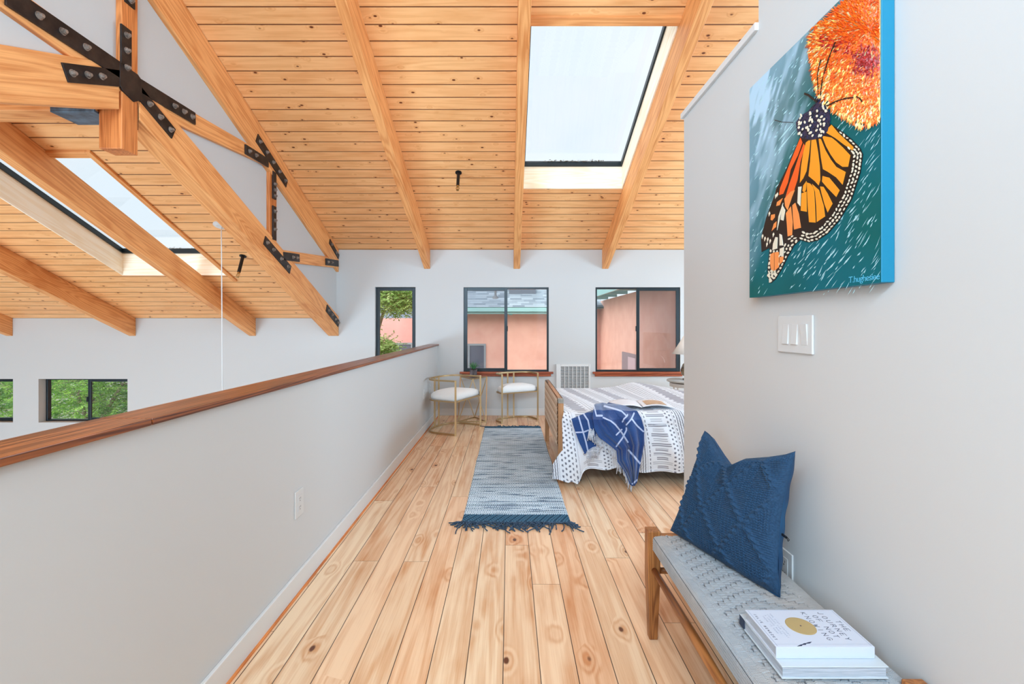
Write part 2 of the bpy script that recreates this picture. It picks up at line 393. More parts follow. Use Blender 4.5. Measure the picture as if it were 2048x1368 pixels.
def skylight(hole, zf, label, trims):
    x0, x1, y0, y1 = hole; t = thing('skylight', label, 'skylight', ((x0+x1)/2, (y0+y1)/2, zf((y0+y1)/2)), None)
    e = .012
    mb = MB()
    mb.slab(x0, x1, y1-e, y1, zf, -.001, T, 'across'); mb.slab(x0, x1, y0, y0+e, zf, -.001, T, 'across')
    mb.slab(x0, x0+e, y0+e, y1-e, zf, -.001, T, 'along'); mb.slab(x1-e, x1, y0+e, y1-e, zf, -.001, T, 'along')
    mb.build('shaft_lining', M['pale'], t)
    mb = MB(); o = .05; q = .016
    mb.slab(x0-o, x0+q+e, y0-o, y1+o, zf, T, T+.05); mb.slab(x1-q-e, x1+o, y0-o, y1+o, zf, T, T+.05)
    mb.slab(x0+q+e, x1-q-e, y0-o, y0+q+e, zf, T, T+.05); mb.slab(x0+q+e, x1-q-e, y1-q-e, y1+o, zf, T, T+.05)
    mb.build('frame', M['frame'], t)
    mb = MB(); mb.slab(x0, x1, y0, y1, zf, T+.03, T+.036); mb.build('pane', M['glass'], t)
    mb = MB()
    for a in trims: mb.slab(*a[:4], zf, -a[4], 0, a[5])
    mb.build('edge_trim', M['beam'], t, bevel=.003)
    # leaf litter caught along the lower edge of the pane
    mb = MB()
    for i in range(90):
        px = x0+.2+(x1-x0-.4)*random.betavariate(2.2, 2.2); py = y1-e-q-.004-abs(random.gauss(0, .012)); r = random.uniform(.006, .016)
        z = zf(py)+T+.037; a = random.random()*6.3
        mb.add([(px+r*math.cos(a+k*1.57), py+r*.6*math.sin(a+k*1.57), z+random.uniform(0, .004)) for k in range(4)]+[(px, py, z+.006)], [(0, 1, 4), (1, 2, 4), (2, 3, 4), (3, 0, 4)])
    d_ = mb.build('leaf_litter', mat('leaf_litter', srgb(92, 78, 62), .9), t); d_['kind'] = 'stuff'
    return t
skylight(HU, ZU, 'large skylight between the two rafters over the loft, beside the bedroom wall',
         [(HU[0], HU[1], HU[2]-.055, HU[2]+.004, .018, 'across')])
skylight(HLo, ZL, 'skylight in the lower roof on the left, crossed by a rafter',
         [(HLo[1]-.004, HLo[1]+.04, HLo[2]-.05, HLo[3]+.10, .02, 'along'), (HLo[0], HLo[1], HLo[2]-.05, HLo[2]+.004, .02, 'across')])

# rafters
def rafter(x0, x1, zf, dep, label, m='beam'):
    mb = MB(); k = math.sqrt(1+SL*SL)
    def g(p): return (p[1]*k+x0*5, p[0], p[2]-zf(p[1]))
    ya, yb = RY+.0, D
    p = [(x0, ya, zf(ya)-dep), (x1, ya, zf(ya)-dep), (x1, yb, zf(yb)-dep), (x0, yb, zf(yb)-dep), (x0, ya, zf(ya)-.001), (x1, ya, zf(ya)-.001), (x1, yb, zf(yb)-.001), (x0, yb, zf(yb)-.001)]
    mb.hexa(p, [g(q) for q in p])
    o = mb.build('ceiling_rafter', M[m], bevel=.004)
    return tag(o, label, 'rafter', 'exposed ceiling rafters')
rafter(-1.159, -1.077, ZU, .27, 'fir rafter above the loft, next to the truss on its right')
rafter(.062, .150, ZU, .27, 'nearly vertical looking fir rafter along the left side of the large skylight')
rafter(1.271, 1.357, ZU, .27, 'fir rafter along the right side of the large skylight')
for xr, lb in ((-3.459, 'fir rafter crossing beneath the skylight of the lower roof'), (-5.10, 'fir rafter of the lower roof left of the skylight'), (-6.78, 'leftmost fir rafter of the lower roof, only its end showing')):
    rafter(xr-.088, xr, ZL, .243, lb)
# ridge beam of the lower roof with its steel hanger
t = thing('ridge_beam', 'level fir ridge beam of the lower roof, hung on the truss post', 'beam', (-5, 2.84, 2.51))
mb = MB(); mb.box(-8.0, -2.47, 2.76, 2.92, 2.506, 2.79, 'x'); mb.build('timber', M['beam'], t, bevel=.004)
mb = MB(); mb.box(-2.73, -2.466, 2.75, 2.93, 2.493, 2.506); mb.box(-2.73, -2.466, 2.75, 2.76, 2.506, 2.70); mb.box(-2.73, -2.466, 2.92, 2.93, 2.506, 2.70)
mb.build('hanger', M['blue_steel'], t, bevel=.002, label='blue-grey steel hanger')
# ridge beam of the upper roof, above the frame

# ================================================================ the timber truss
XF = -2.324; XB = XF-.14
truss = thing('timber_truss', 'bolted timber truss with black steel plates under the clerestory wall', 'truss', (XF-.07, RY, 2.285))
def F2(x, y): u = CX-x; return (2149.7/u, H+(CY-y)*2.324/u)
def member(name, poly, ang, m='beam', xb=XB, xf=XF):
    mb = MB(); mb.prism_x(poly, xb, xf, (math.cos(ang), math.sin(ang))); return mb.build(name, M[m], truss, bevel=.005)
an = -math.atan(SL)
zb = lambda y: 1.083+SL*(D-y); zt = lambda y: 1.350+SL*(D-y)
member('bottom_chord', [(D-.005, zb(D)), (D-.005, zt(D)), (2.91, zt(2.91)), (2.91, zb(2.91))], an)
rl = lambda y: 2*RY-y
member('bottom_chord', [(-.5, zb(rl(-.5))), (-.5, zt(rl(-.5))), (2.76, zt(rl(2.76))), (2.76, zb(rl(2.76)))], -an)
member('king_post', [(2.777, 2.285), (2.897, 2.285), (2.897, 3.70), (2.777, 3.70)], math.pi/2, 'beam_dark')
mb = MB(); mb.prism_x([(2.898, 2.45), (2.905, 2.45), (2.905, 2.62), (2.898, 2.62)], XF-.03, XF-.005); mb.build('steel_key', M['steel'], truss)
tcl = lambda y: ZU(y)-.312
member('top_chord', [(D-.005, tcl(D)), (D-.005, ZU(D)-.002), (2.90, ZU(2.90)-.002), (2.90, tcl(2.90))], an)
member('top_chord', [(-.3, ZU(RY)-SL*(RY+.3)-.312), (-.3, ZU(RY)-SL*(RY+.3)-.02), (2.77, ZU(rl(2.77))-.002), (2.77, tcl(rl(2.77)))], -an)
XWb = XB+.02
member('web', [(2.90, 2.765), (4.36, 2.862), (4.62, 2.765), (4.46, 2.765), (2.90, 2.60)], .05, xb=XWb, xf=XF-.006)
member('web', [(2.775, 2.79), (1.25, 2.862), (1.1, 2.765), (1.2, 2.765), (2.775, 2.625)], -.05, xb=XWb, xf=XF-.006)
member('post', [(4.50, 2.085), (4.64, 2.04), (4.64, 2.67), (4.50, 2.75)], math.pi/2, 'beam_dark', xb=XWb, xf=XF-.006)
member('strut', [(4.70, 1.875), (4.70, 1.998), (D-.006, 2.145), (D-.006, 2.010)], .09, xb=XWb, xf=XF-.006)
def plate(a, b, wd, bolts, ca=0, cb=0):
    (y0, z0), (y1, z1) = a, b; L = math.hypot(y1-y0, z1-z0); ty, tz = (y1-y0)/L, (z1-z0)/L; ny, nz = -tz, ty
    mb = MB(); h = wd/2
    mb.prism_x([(y0-ny*h+ty*ca, z0-nz*h+tz*ca), (y1-ny*h+ty*cb, z1-nz*h+tz*cb), (y1+ny*h-ty*cb, z1+nz*h-tz*cb), (y0+ny*h-ty*ca, z0+nz*h-tz*ca)], XF-.004, XF+.008)
    p = mb.build('steel_plate', M['steel'], truss, bevel=.0015)
    for s in bolts:
        y, z = y0+ty*s*L, z0+tz*s*L
        bb = MB(); bb.lathe((XF+.008, y, z), [(.019, 0), (.019, .003)], 16, ax='x')
        a0 = random.random(); r = .0142
        q = [(y+r*math.cos(a0+k*math.pi/3), z+r*math.sin(a0+k*math.pi/3)) for k in range(6)]
        bb.prism_x(q, XF+.011, XF+.023)
        bb.lathe((XF+.023, y, z), [(.009, 0), (.009, .008)], 10, ax='x')
        bo = bb.build('bolt', M['bolt'], p)
plate(F2(128, 145), (2.80, 2.715), .092, (.10, .33, .56))
plate(F2(10, -12), (2.80, 2.745), .10, (.22, .40, .60))
plate((2.803, 2.66), (2.803, 3.03), .075, (.87, .62, .34))
plate((2.83, 3.18), (2.83, 3.5), .075, (.1, .4))
plate((2.85, 2.73), (3.42, 2.752), .088, (.62, .78, .93))
plate((2.86, 2.705), F2(346, 268), .088, (.35, .62, .90))
plate(F2(513, 275), F2(573, 368), .092, (.08, .29, .5, .71, .92))
plate(F2(490, 298), (4.46, 2.79), .085, (.14, .42))
plate((4.575, 2.745), (4.575, 2.475), .066, (.45, .66, .88)[::-1])
plate((4.575, 2.405), (4.575, 2.07), .066, (.15, .42, .68))
plate(F2(528, 480), F2(580, 540), .092, (.08, .3, .6, .88))
plate((4.76, 1.94), (5.12, 1.972), .085, (.55, .82))
plate((5.86, 2.035), (6.29, 2.07), .085, (.14, .42))
plate((5.98, 2.318), (6.30, 2.16), .07, (.2, .7))
plate((5.88, 1.452), (6.30, 1.25), .095, (.15, .42, .7, .92))
# welded hub where the plates meet on the king post
mb = MB(); mb.prism_x([(2.752, 2.655), (2.775, 2.63), (2.86, 2.605), (2.918, 2.645), (2.918, 2.77), (2.885, 2.79), (2.752, 2.79)], XF-.003, XF+.0095); mb.build('steel_plate', M['steel'], truss, bevel=.002)

# fire sprinkler drops, perpendicular to the boards
nv = Vector((0, -SL, -1)).normalized()
def sprinkler(base, L, label):
    t = thing('fire_sprinkler', label, 'sprinkler', tuple(base), 'fire sprinkler drops')
    mb = MB(); mb.tube([base, base+nv*.006], .034, 20); mb.build('escutcheon', M['black_metal'], t)
    mb = MB(); mb.tube([base+nv*.006, base+nv*(L-.06)], .0165, 14); mb.build('pipe', M['black_metal'], t, smooth=False)
    e = base+nv*(L-.06); mb = MB(); mb.tube([e, e+nv*.016], .013, 12); u = Vector((1, 0, 0))
    mb.tube([e+nv*.016+u*.010, e+nv*.036+u*.017, e+nv*.054+u*.004], .0035, 6); mb.tube([e+nv*.016-u*.010, e+nv*.036-u*.017, e+nv*.054-u*.004], .0035, 6)
    mb.tube([e+nv*.054, e+nv*.058], .015, 14); mb.tube([e+nv*.016, e+nv*.05], .003, 6); mb.build('nozzle', M['brass'], t, label='brass sprinkler head')
sprinkler(Vector((-.538, 4.926, ZU(4.926))), .235, 'black sprinkler drop hanging from the boards left of the large skylight')
sprinkler(Vector((-2.779, 4.832, ZL(4.832))), .255, 'black sprinkler drop on the lower ceiling beside the truss')
# white pendant cord
t = thing('pendant_cord', 'thin white pendant cord hanging from a white canopy on the lower ceiling', 'cord', (-2.70, 4.325, ZL(4.325)))
b0 = Vector((-2.70, 4.325, ZL(4.325)))
mb = MB(); mb.tube([b0, b0+nv*.008, b0+nv*.02], .06, 24, rs=[.06, .06, .03]); mb.build('canopy', M['trim'], t)
mb = MB(); mb.tube([b0+nv*.02+Vector((.02, 0, 0)), Vector((-2.674, 4.30, ZL(4.325)-.06)), Vector((-2.655, 4.30, -.9))], .0045, 8); mb.build('cord', M['trim'], t)
mb = MB(); mb.lathe((-2.655, 4.30, -1.15), [(.14, 0), (.16, .02), (.10, .16), (.03, .25)], 32); mb.build('pendant_shade', M['trim'], t)

# ================================================================ windows
nw = [0]
def window(W, yf, sash, sill=None, latch=True):
    """W = opening; sash 'L','R' side of the sliding sash, 'C' one casement"""
    nw[0] += 1; x0, x1, z0, z1 = W
    t = bpy.data.objects.new('window_%d' % nw[0], None); C.objects.link(t); t.location = ((x0+x1)/2, yf, z0); t['kind'] = 'structure'
    mb = MB(); fw = .024; y0, y1 = yf, yf+.055
    mb.box(x0, x0+fw, y0, y1, z0, z1); mb.box(x1-fw, x1, y0, y1, z0, z1); mb.box(x0+fw, x1-fw, y0, y1, z0, z0+fw); mb.box(x0+fw, x1-fw, y0, y1, z1-fw, z1)
    mb.build('window_frame', M['frame'], t, bevel=.002)
    xm = {'L': x0+(x1-x0)*.515, 'R': x0+(x1-x0)*.485, 'C': None}[sash]
    def sashf(a, b, y):
        mb = MB(); s = .042
        mb.box(a, a+s, y, y+.022, z0+.006, z1-.006); mb.box(b-s, b, y, y+.022, z0+.006, z1-.006)
        mb.box(a+s, b-s, y, y+.022, z0+.006, z0+.006+s); mb.box(a+s, b-s, y, y+.022, z1-.006-s, z1-.006)
        return mb.build('sash', M['frame'], t, bevel=.002)
    if sash == 'C':
        s = sashf(x0+.012, x1-.012, yf-.004)
        mb = MB(); mb.box(x0+.04, x1-.04, yf+.006, yf+.010, z0+.03, z1-.03); mb.build('pane', M['glass'], t)
    else:
        a, b = (x0+.01, xm) if sash == 'L' else (xm, x1-.01)
        s = sashf(a, b, yf-.006)
        mb = MB(); mb.box(a+.03, b-.03, yf+.004, yf+.008, z0+.03, z1-.03); mb.build('pane', M['screen'], t, label='pane behind an insect screen')
        c, d_ = (xm, x1-.02) if sash == 'L' else (x0+.02, xm)
        mb = MB(); mb.box(c, d_, yf+.034, yf+.038, z0+.02, z1-.02); mb.build('pane', M['glass'], t)
        if latch:
            mb = MB(); lx = xm-.006 if sash == 'L' else xm-.008; zc = z0+(z1-z0)*.51
            mb.box(lx-.006, lx+.012, yf-.018, yf-.006, zc-.035, zc+.035); mb.build('latch', M['black_metal'], s, bevel=.002)
    if sill:
        mb = MB(); a, b = sill
        mb.box(a, b, D-.045, D+.03, z0-.036+.012, z0+.002, 'x'); mb.box(a+.03, b-.03, D-.028, D, z0-.06, z0-.024, 'x')
        mb.build('window_sill', M['sill'], t, bevel=.003)
    return t
window(W1, D+.045, 'C')
window(W2, D+.012, 'L', (wx(920), wx(1106)))
window(W3, D+.012, 'R', (wx(1185), wx(1368)))
window(W4, D+.10, 'R'); window(W5, D+.10, 'R'); window(W6, D+.10, 'R')

# wall heater grille between the windows
x0, x1, z1, z0 = wx(1112), wx(1180.5), wz(728), .10
t = thing('wall_heater', 'white louvred wall heater between the two sliding windows, behind the bed', 'heater', ((x0+x1)/2, D, z0))
mb = MB(); y0 = D-.03
gx0, gx1, gz0, gz1 = x0+.062, x1-.028, z0+.06, z1-.035
mb.box(x0, gx0, y0, D, z0, z1); mb.box(gx1, x1, y0, D, z0, z1); mb.box(gx0, gx1, y0, D, z0, gz0); mb.box(gx0, gx1, y0, D, gz1, z1)
mb.build('housing', M['trim'], t, bevel=.004)
mb = MB(); mb.box(gx0, gx1, D-.008, D-.002, gz0, gz1); mb.build('back_panel', M['slot'], t)
mb = MB(); n = 29; st = (gz1-gz0)/n
for i in range(n): 
    z = gz0+i*st; mb.add([(gx0, y0+.002, z+st*.05), (gx1, y0+.002, z+st*.05), (gx1, y0+.014, z+st*.52), (gx0, y0+.014, z+st*.52), (gx0, y0+.004, z-st*.02), (gx1, y0+.004, z-st*.02), (gx1, y0+.017, z+st*.45), (gx0, y0+.017, z+st*.45)], [(0, 1, 2, 3), (7, 6, 5, 4), (0, 4, 5, 1), (1, 5, 6, 2), (2, 6, 7, 3), (3, 7, 4, 0)])
for i in range(1, 7): x = gx0+(gx1-gx0)*i/7; mb.box(x-.004, x+.004, y0+.001, y0+.012, gz0, gz1)
mb.build('grille', M['trim'], t)

# switches and outlets
def outlet(x, y0, y1, z0, z1, side, label):
    s = 1 if side > 0 else -1    # side +1: faces +x
    t = thing('power_outlet', label, 'outlet', (x, (y0+y1)/2, z0), 'white wall outlets')
    def bx(mb, a, b, ya, yb, za, zb): mb.box(min(x+s*a, x+s*b), max(x+s*a, x+s*b), ya, yb, za, zb)
    mb = MB(); bx(mb, 0, .006, y0, y1, z0, z1); mb.build('cover_plate', M['plastic'], t, bevel=.002)
    ym = (y0+y1)/2; w_ = (y1-y0)*.24; h = z1-z0
    mb = MB(); bx(mb, .006, .008, ym-w_, ym+w_, z0+h*.2, z1-h*.2); mb.build('socket', M['plastic'], t, bevel=.001)
    for k in (.34, .66):
        mb = MB()
        for dy in (-.006, .006): bx(mb, .008, .0084, ym+dy-.001, ym+dy+.001, z0+h*k-.001, z0+h*k+.007)
        bx(mb, .008, .0084, ym-.0025, ym+.0025, z0+h*k-.010, z0+h*k-.006)
        mb.build('slots', M['slot'], t)
outlet(XH1, 2.10, 2.183, .34, .462, 1, 'white outlet low on the half wall, the nearest one to the camera')
outlet(XH1, 5.24, 5.32, .385, .50, 1, 'white outlet on the half wall just before the left chair')
outlet(XH1, 5.64, 5.72, .395, .51, 1, 'white outlet on the half wall behind the left chair')
outlet(XW, 1.527, 1.61, .34, .462, -1, 'white outlet on the right wall just above the bench, behind the pillow')
t = thing('light_switch', 'white triple rocker switch plate on the wall below the butterfly painting', 'switch', (XW, 1.51, 1.13))
ya, yb = on_x(1629, 669, XW)[1], on_x(1559, 669, XW)[1]; z0_, z1_ = 1.131, 1.254
mb = MB(); mb.box(XW-.007, XW, ya, yb, z0_, z1_); mb.build('switch_plate', M['plastic'], t, bevel=.003)
for k, c in enumerate((.26, .52, .79)):
    y = yb-(yb-ya)*c; s_ = 1 if k < 2 else -1
    mb = MB(); zc = (z0_+z1_)/2; h = .033; w_ = .0155
    tz, bz = (.0075, .012) if s_ > 0 else (.012, .0075)
    mb.hexa([(XW-.0065-bz+.0065, y-w_, zc-h), (XW-.006, y-w_, zc-h), (XW-.006, y+w_, zc-h), (XW-bz, y+w_, zc-h), (XW-tz, y-w_, zc+h), (XW-.006, y-w_, zc+h), (XW-.006, y+w_, zc+h), (XW-tz, y+w_, zc+h)])
    mb.build('rocker', M['plastic'], t, bevel=.0008)
# ================================================================ the painting
XP = .905
pt = thing('canvas_painting', 'unframed butterfly and orange flower painting on blue edged canvas, on the right wall', 'painting', (XW, 1.43, 1.326))
py0, py1 = XP*F/(1762-CX), XP*F/(1499-CX); pz0, pz1 = 1.326, 2.112
def PP(x, y, h=0.0): u = x-CX; return (XP-h, XP*F/u, H-(y-CY)*XP/u)
mb = MB(); mb.box(XP+.0005, XW-.001, py0, py1, pz0, pz1)
mb.build('stretcher', mat('blue_canvas_edge', srgb(0, 116, 148), .5), pt, bevel=.002, label='bright blue painted canvas edge')
n, m_ = 240, 300
yy, zz = np.meshgrid(np.linspace(py0, py1, n), np.linspace(pz0, pz1, m_), indexing='ij')
U = (py1-yy)/(py1-py0); V = (pz1-zz)/(pz1-pz0)      # U: 0 far/left .. 1 near/right; V: 0 top .. 1 bottom
qa = U*1.1+V*1.0; ra = U-V*1.25; nn = .55*vnoise(qa*9+20, ra*3.2+20, 3)+.45*vnoise(qa*30+20, ra*7+20, 4)
cloud = np.clip((1.0-U*1.1-V*1.05)*1.6, 0, 1)*.42+np.clip((nn-.38)*3.6, 0, 1)*np.clip(1.25-U*1.1-V*1.3, 0, 1)*.95
cloud = np.clip(cloud, 0, 1)[..., None]
teal = np.array(srgb(0, 92, 92)[:3]); green = np.array(srgb(2, 76, 66)[:3]); blue = np.array(srgb(0, 104, 124)[:3]); sky = np.array(srgb(176, 206, 226)[:3])
a = np.clip(vnoise(U*4, V*4, 8)*1.4-.2, 0, 1)[..., None]; b_ = np.clip(vnoise(U*3+5, V*5, 9)*1.6-.5, 0, 1)[..., None]
cc = (green*(1-a)+teal*a)*(1-b_*.6)+blue*b_*.6; cc = cc*(1-cloud)+sky*cloud
P = np.stack([XP+.0*yy, yy, zz], -1)
cm = colmat('oil_paint_ground', .6, spec=.25); grid('painted_ground', P, cm, pt, cc)
PW = {}
for nm, c in dict(orange=(238, 150, 34), redor=(236, 92, 30), peach=(242, 144, 74), black=(10, 9, 14), navy=(28, 36, 70), cream=(226, 218, 196), rain=(170, 214, 222), yellow=(250, 206, 110), pale=(250, 224, 166), deepred=(150, 22, 26), crimson=(196, 44, 36), tang=(236, 112, 26), sign=(80, 180, 214)).items():
    PW[nm] = mat('paint_'+nm, srgb(*c), .38, spec=.5)
def poly_layer(mb, pts, h, th=.0008, mi=0):
    a = [PP(x, y, h) for x, y in pts]; b = [PP(x, y, h+th) for x, y in pts]; n = len(a)
    mb.add(a+b, [tuple(range(n, 2*n))]+[(i, n+i, n+(i+1) % n, (i+1) % n) for i in range(n)], None, mi)
def stroke(mb, x, y, ang, L, W_, h, mi=0, rise=.0012):
    dx, dy = math.cos(ang), math.sin(ang); nx, ny = -dy, dx
    pts = [(x-dx*L/2, y-dy*L/2), (x-dx*L*.15+nx*W_/2, y-dy*L*.15+ny*W_/2), (x+dx*L/2, y+dy*L/2), (x-dx*L*.15-nx*W_/2, y-dy*L*.15-ny*W_/2), (x-dx*L*.05, y-dy*L*.05)]
    pts = [(min(px, 1761.5), py) for px, py in pts]
    v = [PP(*pts[i], h) for i in range(4)]+[PP(*pts[4], h+rise)]
    if any(q[2] > pz1-.001 or q[1] > py1-.001 for q in v): return
    mb.add(v, [(0, 1, 4), (1, 2, 4), (2, 3, 4), (3, 0, 4)], None, mi)
def inside(x, y, poly):
    r = False; j = len(poly)-1
    for i in range(len(poly)):
        xi, yi = poly[i]; xj, yj = poly[j]
        if (yi > y) != (yj > y) and x < (xj-xi)*(y-yi)/(yj-yi)+xi: r = not r
        j = i
    return r
z4 = lambda L: [(1480+x*.18275, 150+y*.18275) for x, y in L]
z5 = lambda L: [(1480+x*.16080, 380+y*.16080) for x, y in L]
# rain
mb = MB()
outline = [(1602.5, 270.6), (1590, 300), (1575, 335), (1553, 378.5), (1550.8, 388), (1533, 436), (1522.6, 476.5), (1524, 503.8), (1540, 495.8), (1538, 515), (1536, 532.8), (1536, 555), (1542.7, 566.5), (1552, 558.5), (1565, 537.6), (1576.5, 513.5), (1589, 491), (1602, 479.7), (1618, 485), (1636, 481), (1657, 466.8), (1681, 439.5), (1705, 397.7), (1722, 345), (1727, 309), (1722, 297), (1705, 279), (1684.7, 263), (1662.8, 248.7), (1640, 240)]
for i in range(620):
    x = random.uniform(1502, 1758); y = random.uniform(60, 588)
    if inside(x, y, outline) : continue
    L = random.choice((7, 10, 14, 20, 26))*(.6+.7*(x-1500)/260); stroke(mb, x, y, R(random.gauss(-56, 6)), L, random.uniform(.6, 2.0), .0002, 0, .0005)
for x, y, L in ((1705, 419, 22), (1712, 436, 24), (1740, 440, 20), (1660, 512, 30), (1684, 518, 24), (1695, 520, 26), (1650, 486, 24), (1665, 530, 20), (1575, 260, 60), (1570, 285, 50), (1612, 545, 18), (1600, 540, 20), (1697, 500, 24), (1630, 497, 20)):
    stroke(mb, x, y, R(-50), L, 3.2, .0003, 0, .0007)
rn = mb.build('rain_streaks', PW['rain'], pt); rn['kind'] = 'stuff'
# flower head of thick paint strokes
fl = [(1615, 20), (1617, 95), (1622, 135), (1632, 180), (1645, 205), (1662, 220), (1690, 238), (1722, 258), (1745, 252), (1764, 240), (1764, -120), (1640, -20)]
mb = MB(); poly_layer(mb, [(1628, 62), (1624, 100), (1630, 140), (1642, 185), (1668, 214), (1700, 235), (1730, 246), (1761, 236), (1761.5, -75), (1700, -8)], .0004, .001, 5)
for i in range(6200):
    x = random.uniform(1612, 1762); y = random.uniform(-110, 258)
    if not inside(x, y, fl): continue
    cx, cy = 1742, 60
    d_ = math.hypot((x-cx)/1.0, (y-cy)/1.45); ang = math.atan2((y-cy), (x-cx)*1.1)+random.gauss(0, .35)
    if y > 90: ang = ang*.5+R(118)*.5+random.gauss(0, .15)
    t_ = d_/128+random.gauss(0, .09)
    rd = math.hypot((x-1735)/26, (y-125)/26)
    if rd < 1+random.gauss(0, .25): mi = random.choice((0, 0, 1))
    elif abs(y-95-(x-1690)*.25) < 14 and 1640 < x < 1745 and random.random() < .4: mi = random.choice((0, 1, 1))
    elif t_ < .60: mi = random.choice((2, 2, 3, 3))
    elif t_ < .95: mi = random.choice((2, 3, 3, 3, 4))
    elif t_ < 1.15: mi = random.choice((3, 3, 4, 5))
    else: mi = random.choice((4, 5, 5, 4))
    stroke(mb, x, y, ang, random.uniform(8, 20), random.uniform(2, 4.2), .0012+random.random()*.0022, mi, random.uniform(.0015, .004))
fw_ = mb.build('flower', [PW['deepred'], PW['crimson'], PW['redor'], PW['tang'], PW['yellow'], PW['pale']], pt)
# butterfly: black silhouette, orange cells, cream dots
mb = MB(); poly_layer(mb, outline, .0006, .0010, 0)
mb2 = MB()
body = [(1640, 205), (1652, 212), (1660, 222), (1662, 240), (1657, 262), (1645, 276), (1625, 280), (1604, 276), (1596, 262), (1593, 245), (1602, 232), (1618, 222), (1630, 208)]
poly_layer(mb2, body, .0008, .0016, 1)
poly_layer(mb2, [(1634, 190), (1644, 186), (1652, 196), (1654, 208), (1640, 212), (1632, 204)], .0009, .0017, 1)
for line, wd in (([(1644, 190), (1648, 160), (1660, 118), (1674, 84)], 1.6), ([(1640, 190), (1638, 150), (1645, 118)], 1.2), ([(1657, 212), (1675, 203), (1693, 197), (1710, 195)], 2.6), ([(1716, 193), (1723, 196), (1728, 203)], 1.8), ([(1612, 187), (1620, 190), (1630, 198), (1638, 203)], 4.0), ([(1552, 240), (1566, 244), (1590, 245)], 1.2)):
    for (xa, ya_), (xb, yb_) in zip(line, line[1:]):
        dx, dy = xb-xa, yb_-ya_; L = math.hypot(dx, dy); nx, ny = -dy/L*wd/2, dx/L*wd/2
        poly_layer(mb2, [(xa-nx, ya_-ny), (xb-nx, yb_-ny), (xb+nx, yb_+ny), (xa+nx, ya_+ny)], .0045, .0012, 0)
for i in range(260):
    x = random.uniform(1594, 1661); y = random.uniform(208, 279)
    if inside(x, y, body): stroke(mb2, x, y, R(random.gauss(-60, 25)), random.uniform(4, 8), random.uniform(1.5, 2.6), .0024, random.choice((0, 1, 0)), .0015)
k = 0
while k < 44:
    x = random.uniform(1597, 1658); y = random.uniform(212, 275)
    if inside(x, y, body):
        a = R(random.gauss(-65, 20)); dx, dy = math.cos(a), math.sin(a); r1, r2 = random.uniform(2.6, 4), random.uniform(1.5, 2.4); k += 1
        poly_layer(mb2, [(x+dx*r1*math.cos(t_)-dy*r2*math.sin(t_), y+dy*r1*math.cos(t_)+dx*r2*math.sin(t_)) for t_ in [q*math.pi/4 for q in range(8)]], .0040+k*.00002, .0007, 2)
cells = [
 (0, z4([(960, 590), (1010, 545), (1080, 630), (1170, 715), (1250, 790), (1240, 825), (1150, 765), (1050, 690), (940, 625)])),
 (0, z4([(905, 665), (1010, 685), (1060, 725), (1130, 790), (1215, 880), (1190, 1005), (1130, 1005), (1060, 955), (1000, 870), (950, 780)])),
 (0, z4([(868, 695), (892, 700), (940, 820), (1000, 925), (1060, 1005), (1165, 1062), (1130, 1200), (1060, 1120), (970, 1060), (915, 1030), (893, 900)])),
 (0, z4([(790, 712), (838, 704), (862, 850), (880, 1000), (885, 1150), (868, 1208), (830, 1165), (757, 1105), (775, 950)])),
 (0, z4([(728, 740), (778, 700), (764, 850), (735, 1050), (700, 1130), (662, 1180), (676, 1000), (700, 850)])),
 (1, z4([(668, 685), (690, 740), (640, 880), (560, 1040), (530, 1180), (480, 1300), (435, 1315), (445, 1240), (520, 1050), (600, 850)])),
 (1, z4([(704, 750), (718, 780), (668, 950), (635, 1150), (590, 1290), (545, 1365), (505, 1340), (548, 1190), (605, 1030), (655, 880)])),
 (0, z4([(912, 1105), (985, 1125), (1098, 1262), (1062, 1335), (965, 1235), (905, 1165)])),
 (0, z5([(838, -95), (880, -80), (915, -40), (930, 10), (940, 200), (948, 405), (868, 400), (852, 200), (845, 40)])),
 (0, z4([(735, 1160), (728, 1260), (712, 1285), (692, 1270), (700, 1210)])),
 (0, z5([(905, -75), (955, -30), (990, 0), (1050, 200), (1066, 330), (965, 398), (958, 200), (943, 20)])),
 (0, z5([(1006, -44), (1045, -40), (1095, 40), (1160, 170), (1100, 278), (1062, 180), (1024, 40)])),
 (0, z5([(775, 40), (835, 20), (838, 270), (765, 258)])),
 (2, z5([(560, 110), (640, 20), (690, 0), (650, 100), (600, 250), (570, 200)])),
 (2, z5([(580, 290), (640, 205), (662, 400), (655, 560), (602, 578), (590, 400)])),
 (2, z5([(660, 190), (695, 160), (740, 300), (765, 470), (682, 492), (668, 330)])),
 (2, z5([(395, 310), (440, 300), (440, 340), (410, 380), (390, 370)])), (2, z5([(430, 420), (462, 390), (455, 460), (402, 510)])), (2, z5([(470, 150), (540, 100), (500, 190), (460, 200)])),
 (2, z5([(388, 800), (430, 775), (430, 1010), (395, 985), (382, 900)])), (2, z5([(438, 775), (490, 770), (490, 960), (440, 1005)])), (2, z5([(502, 832), (550, 828), (540, 890), (500, 928)])),
 (3, z5([(500, 545), (528, 560), (545, 690), (502, 690)])), (3, z5([(450, 585), (475, 590), (470, 728), (412, 748), (420, 670)])), (3, z5([(532, 185), (570, 250), (548, 380), (516, 370)])),
 (3, z5([(505, 730), (555, 710), (548, 815), (502, 820)])), (3, z4([(645, 1225), (680, 1220), (668, 1300), (645, 1310)])),
 (3, z5([(732, 0), (765, 0), (758, 200), (725, 160)])), (3, z5([(545, 160), (520, 280), (470, 500), (488, 330)]))]
for ci, (mi, pl) in enumerate(cells): poly_layer(mb, pl, .0016, .0006+ci*.00003, mi+2)
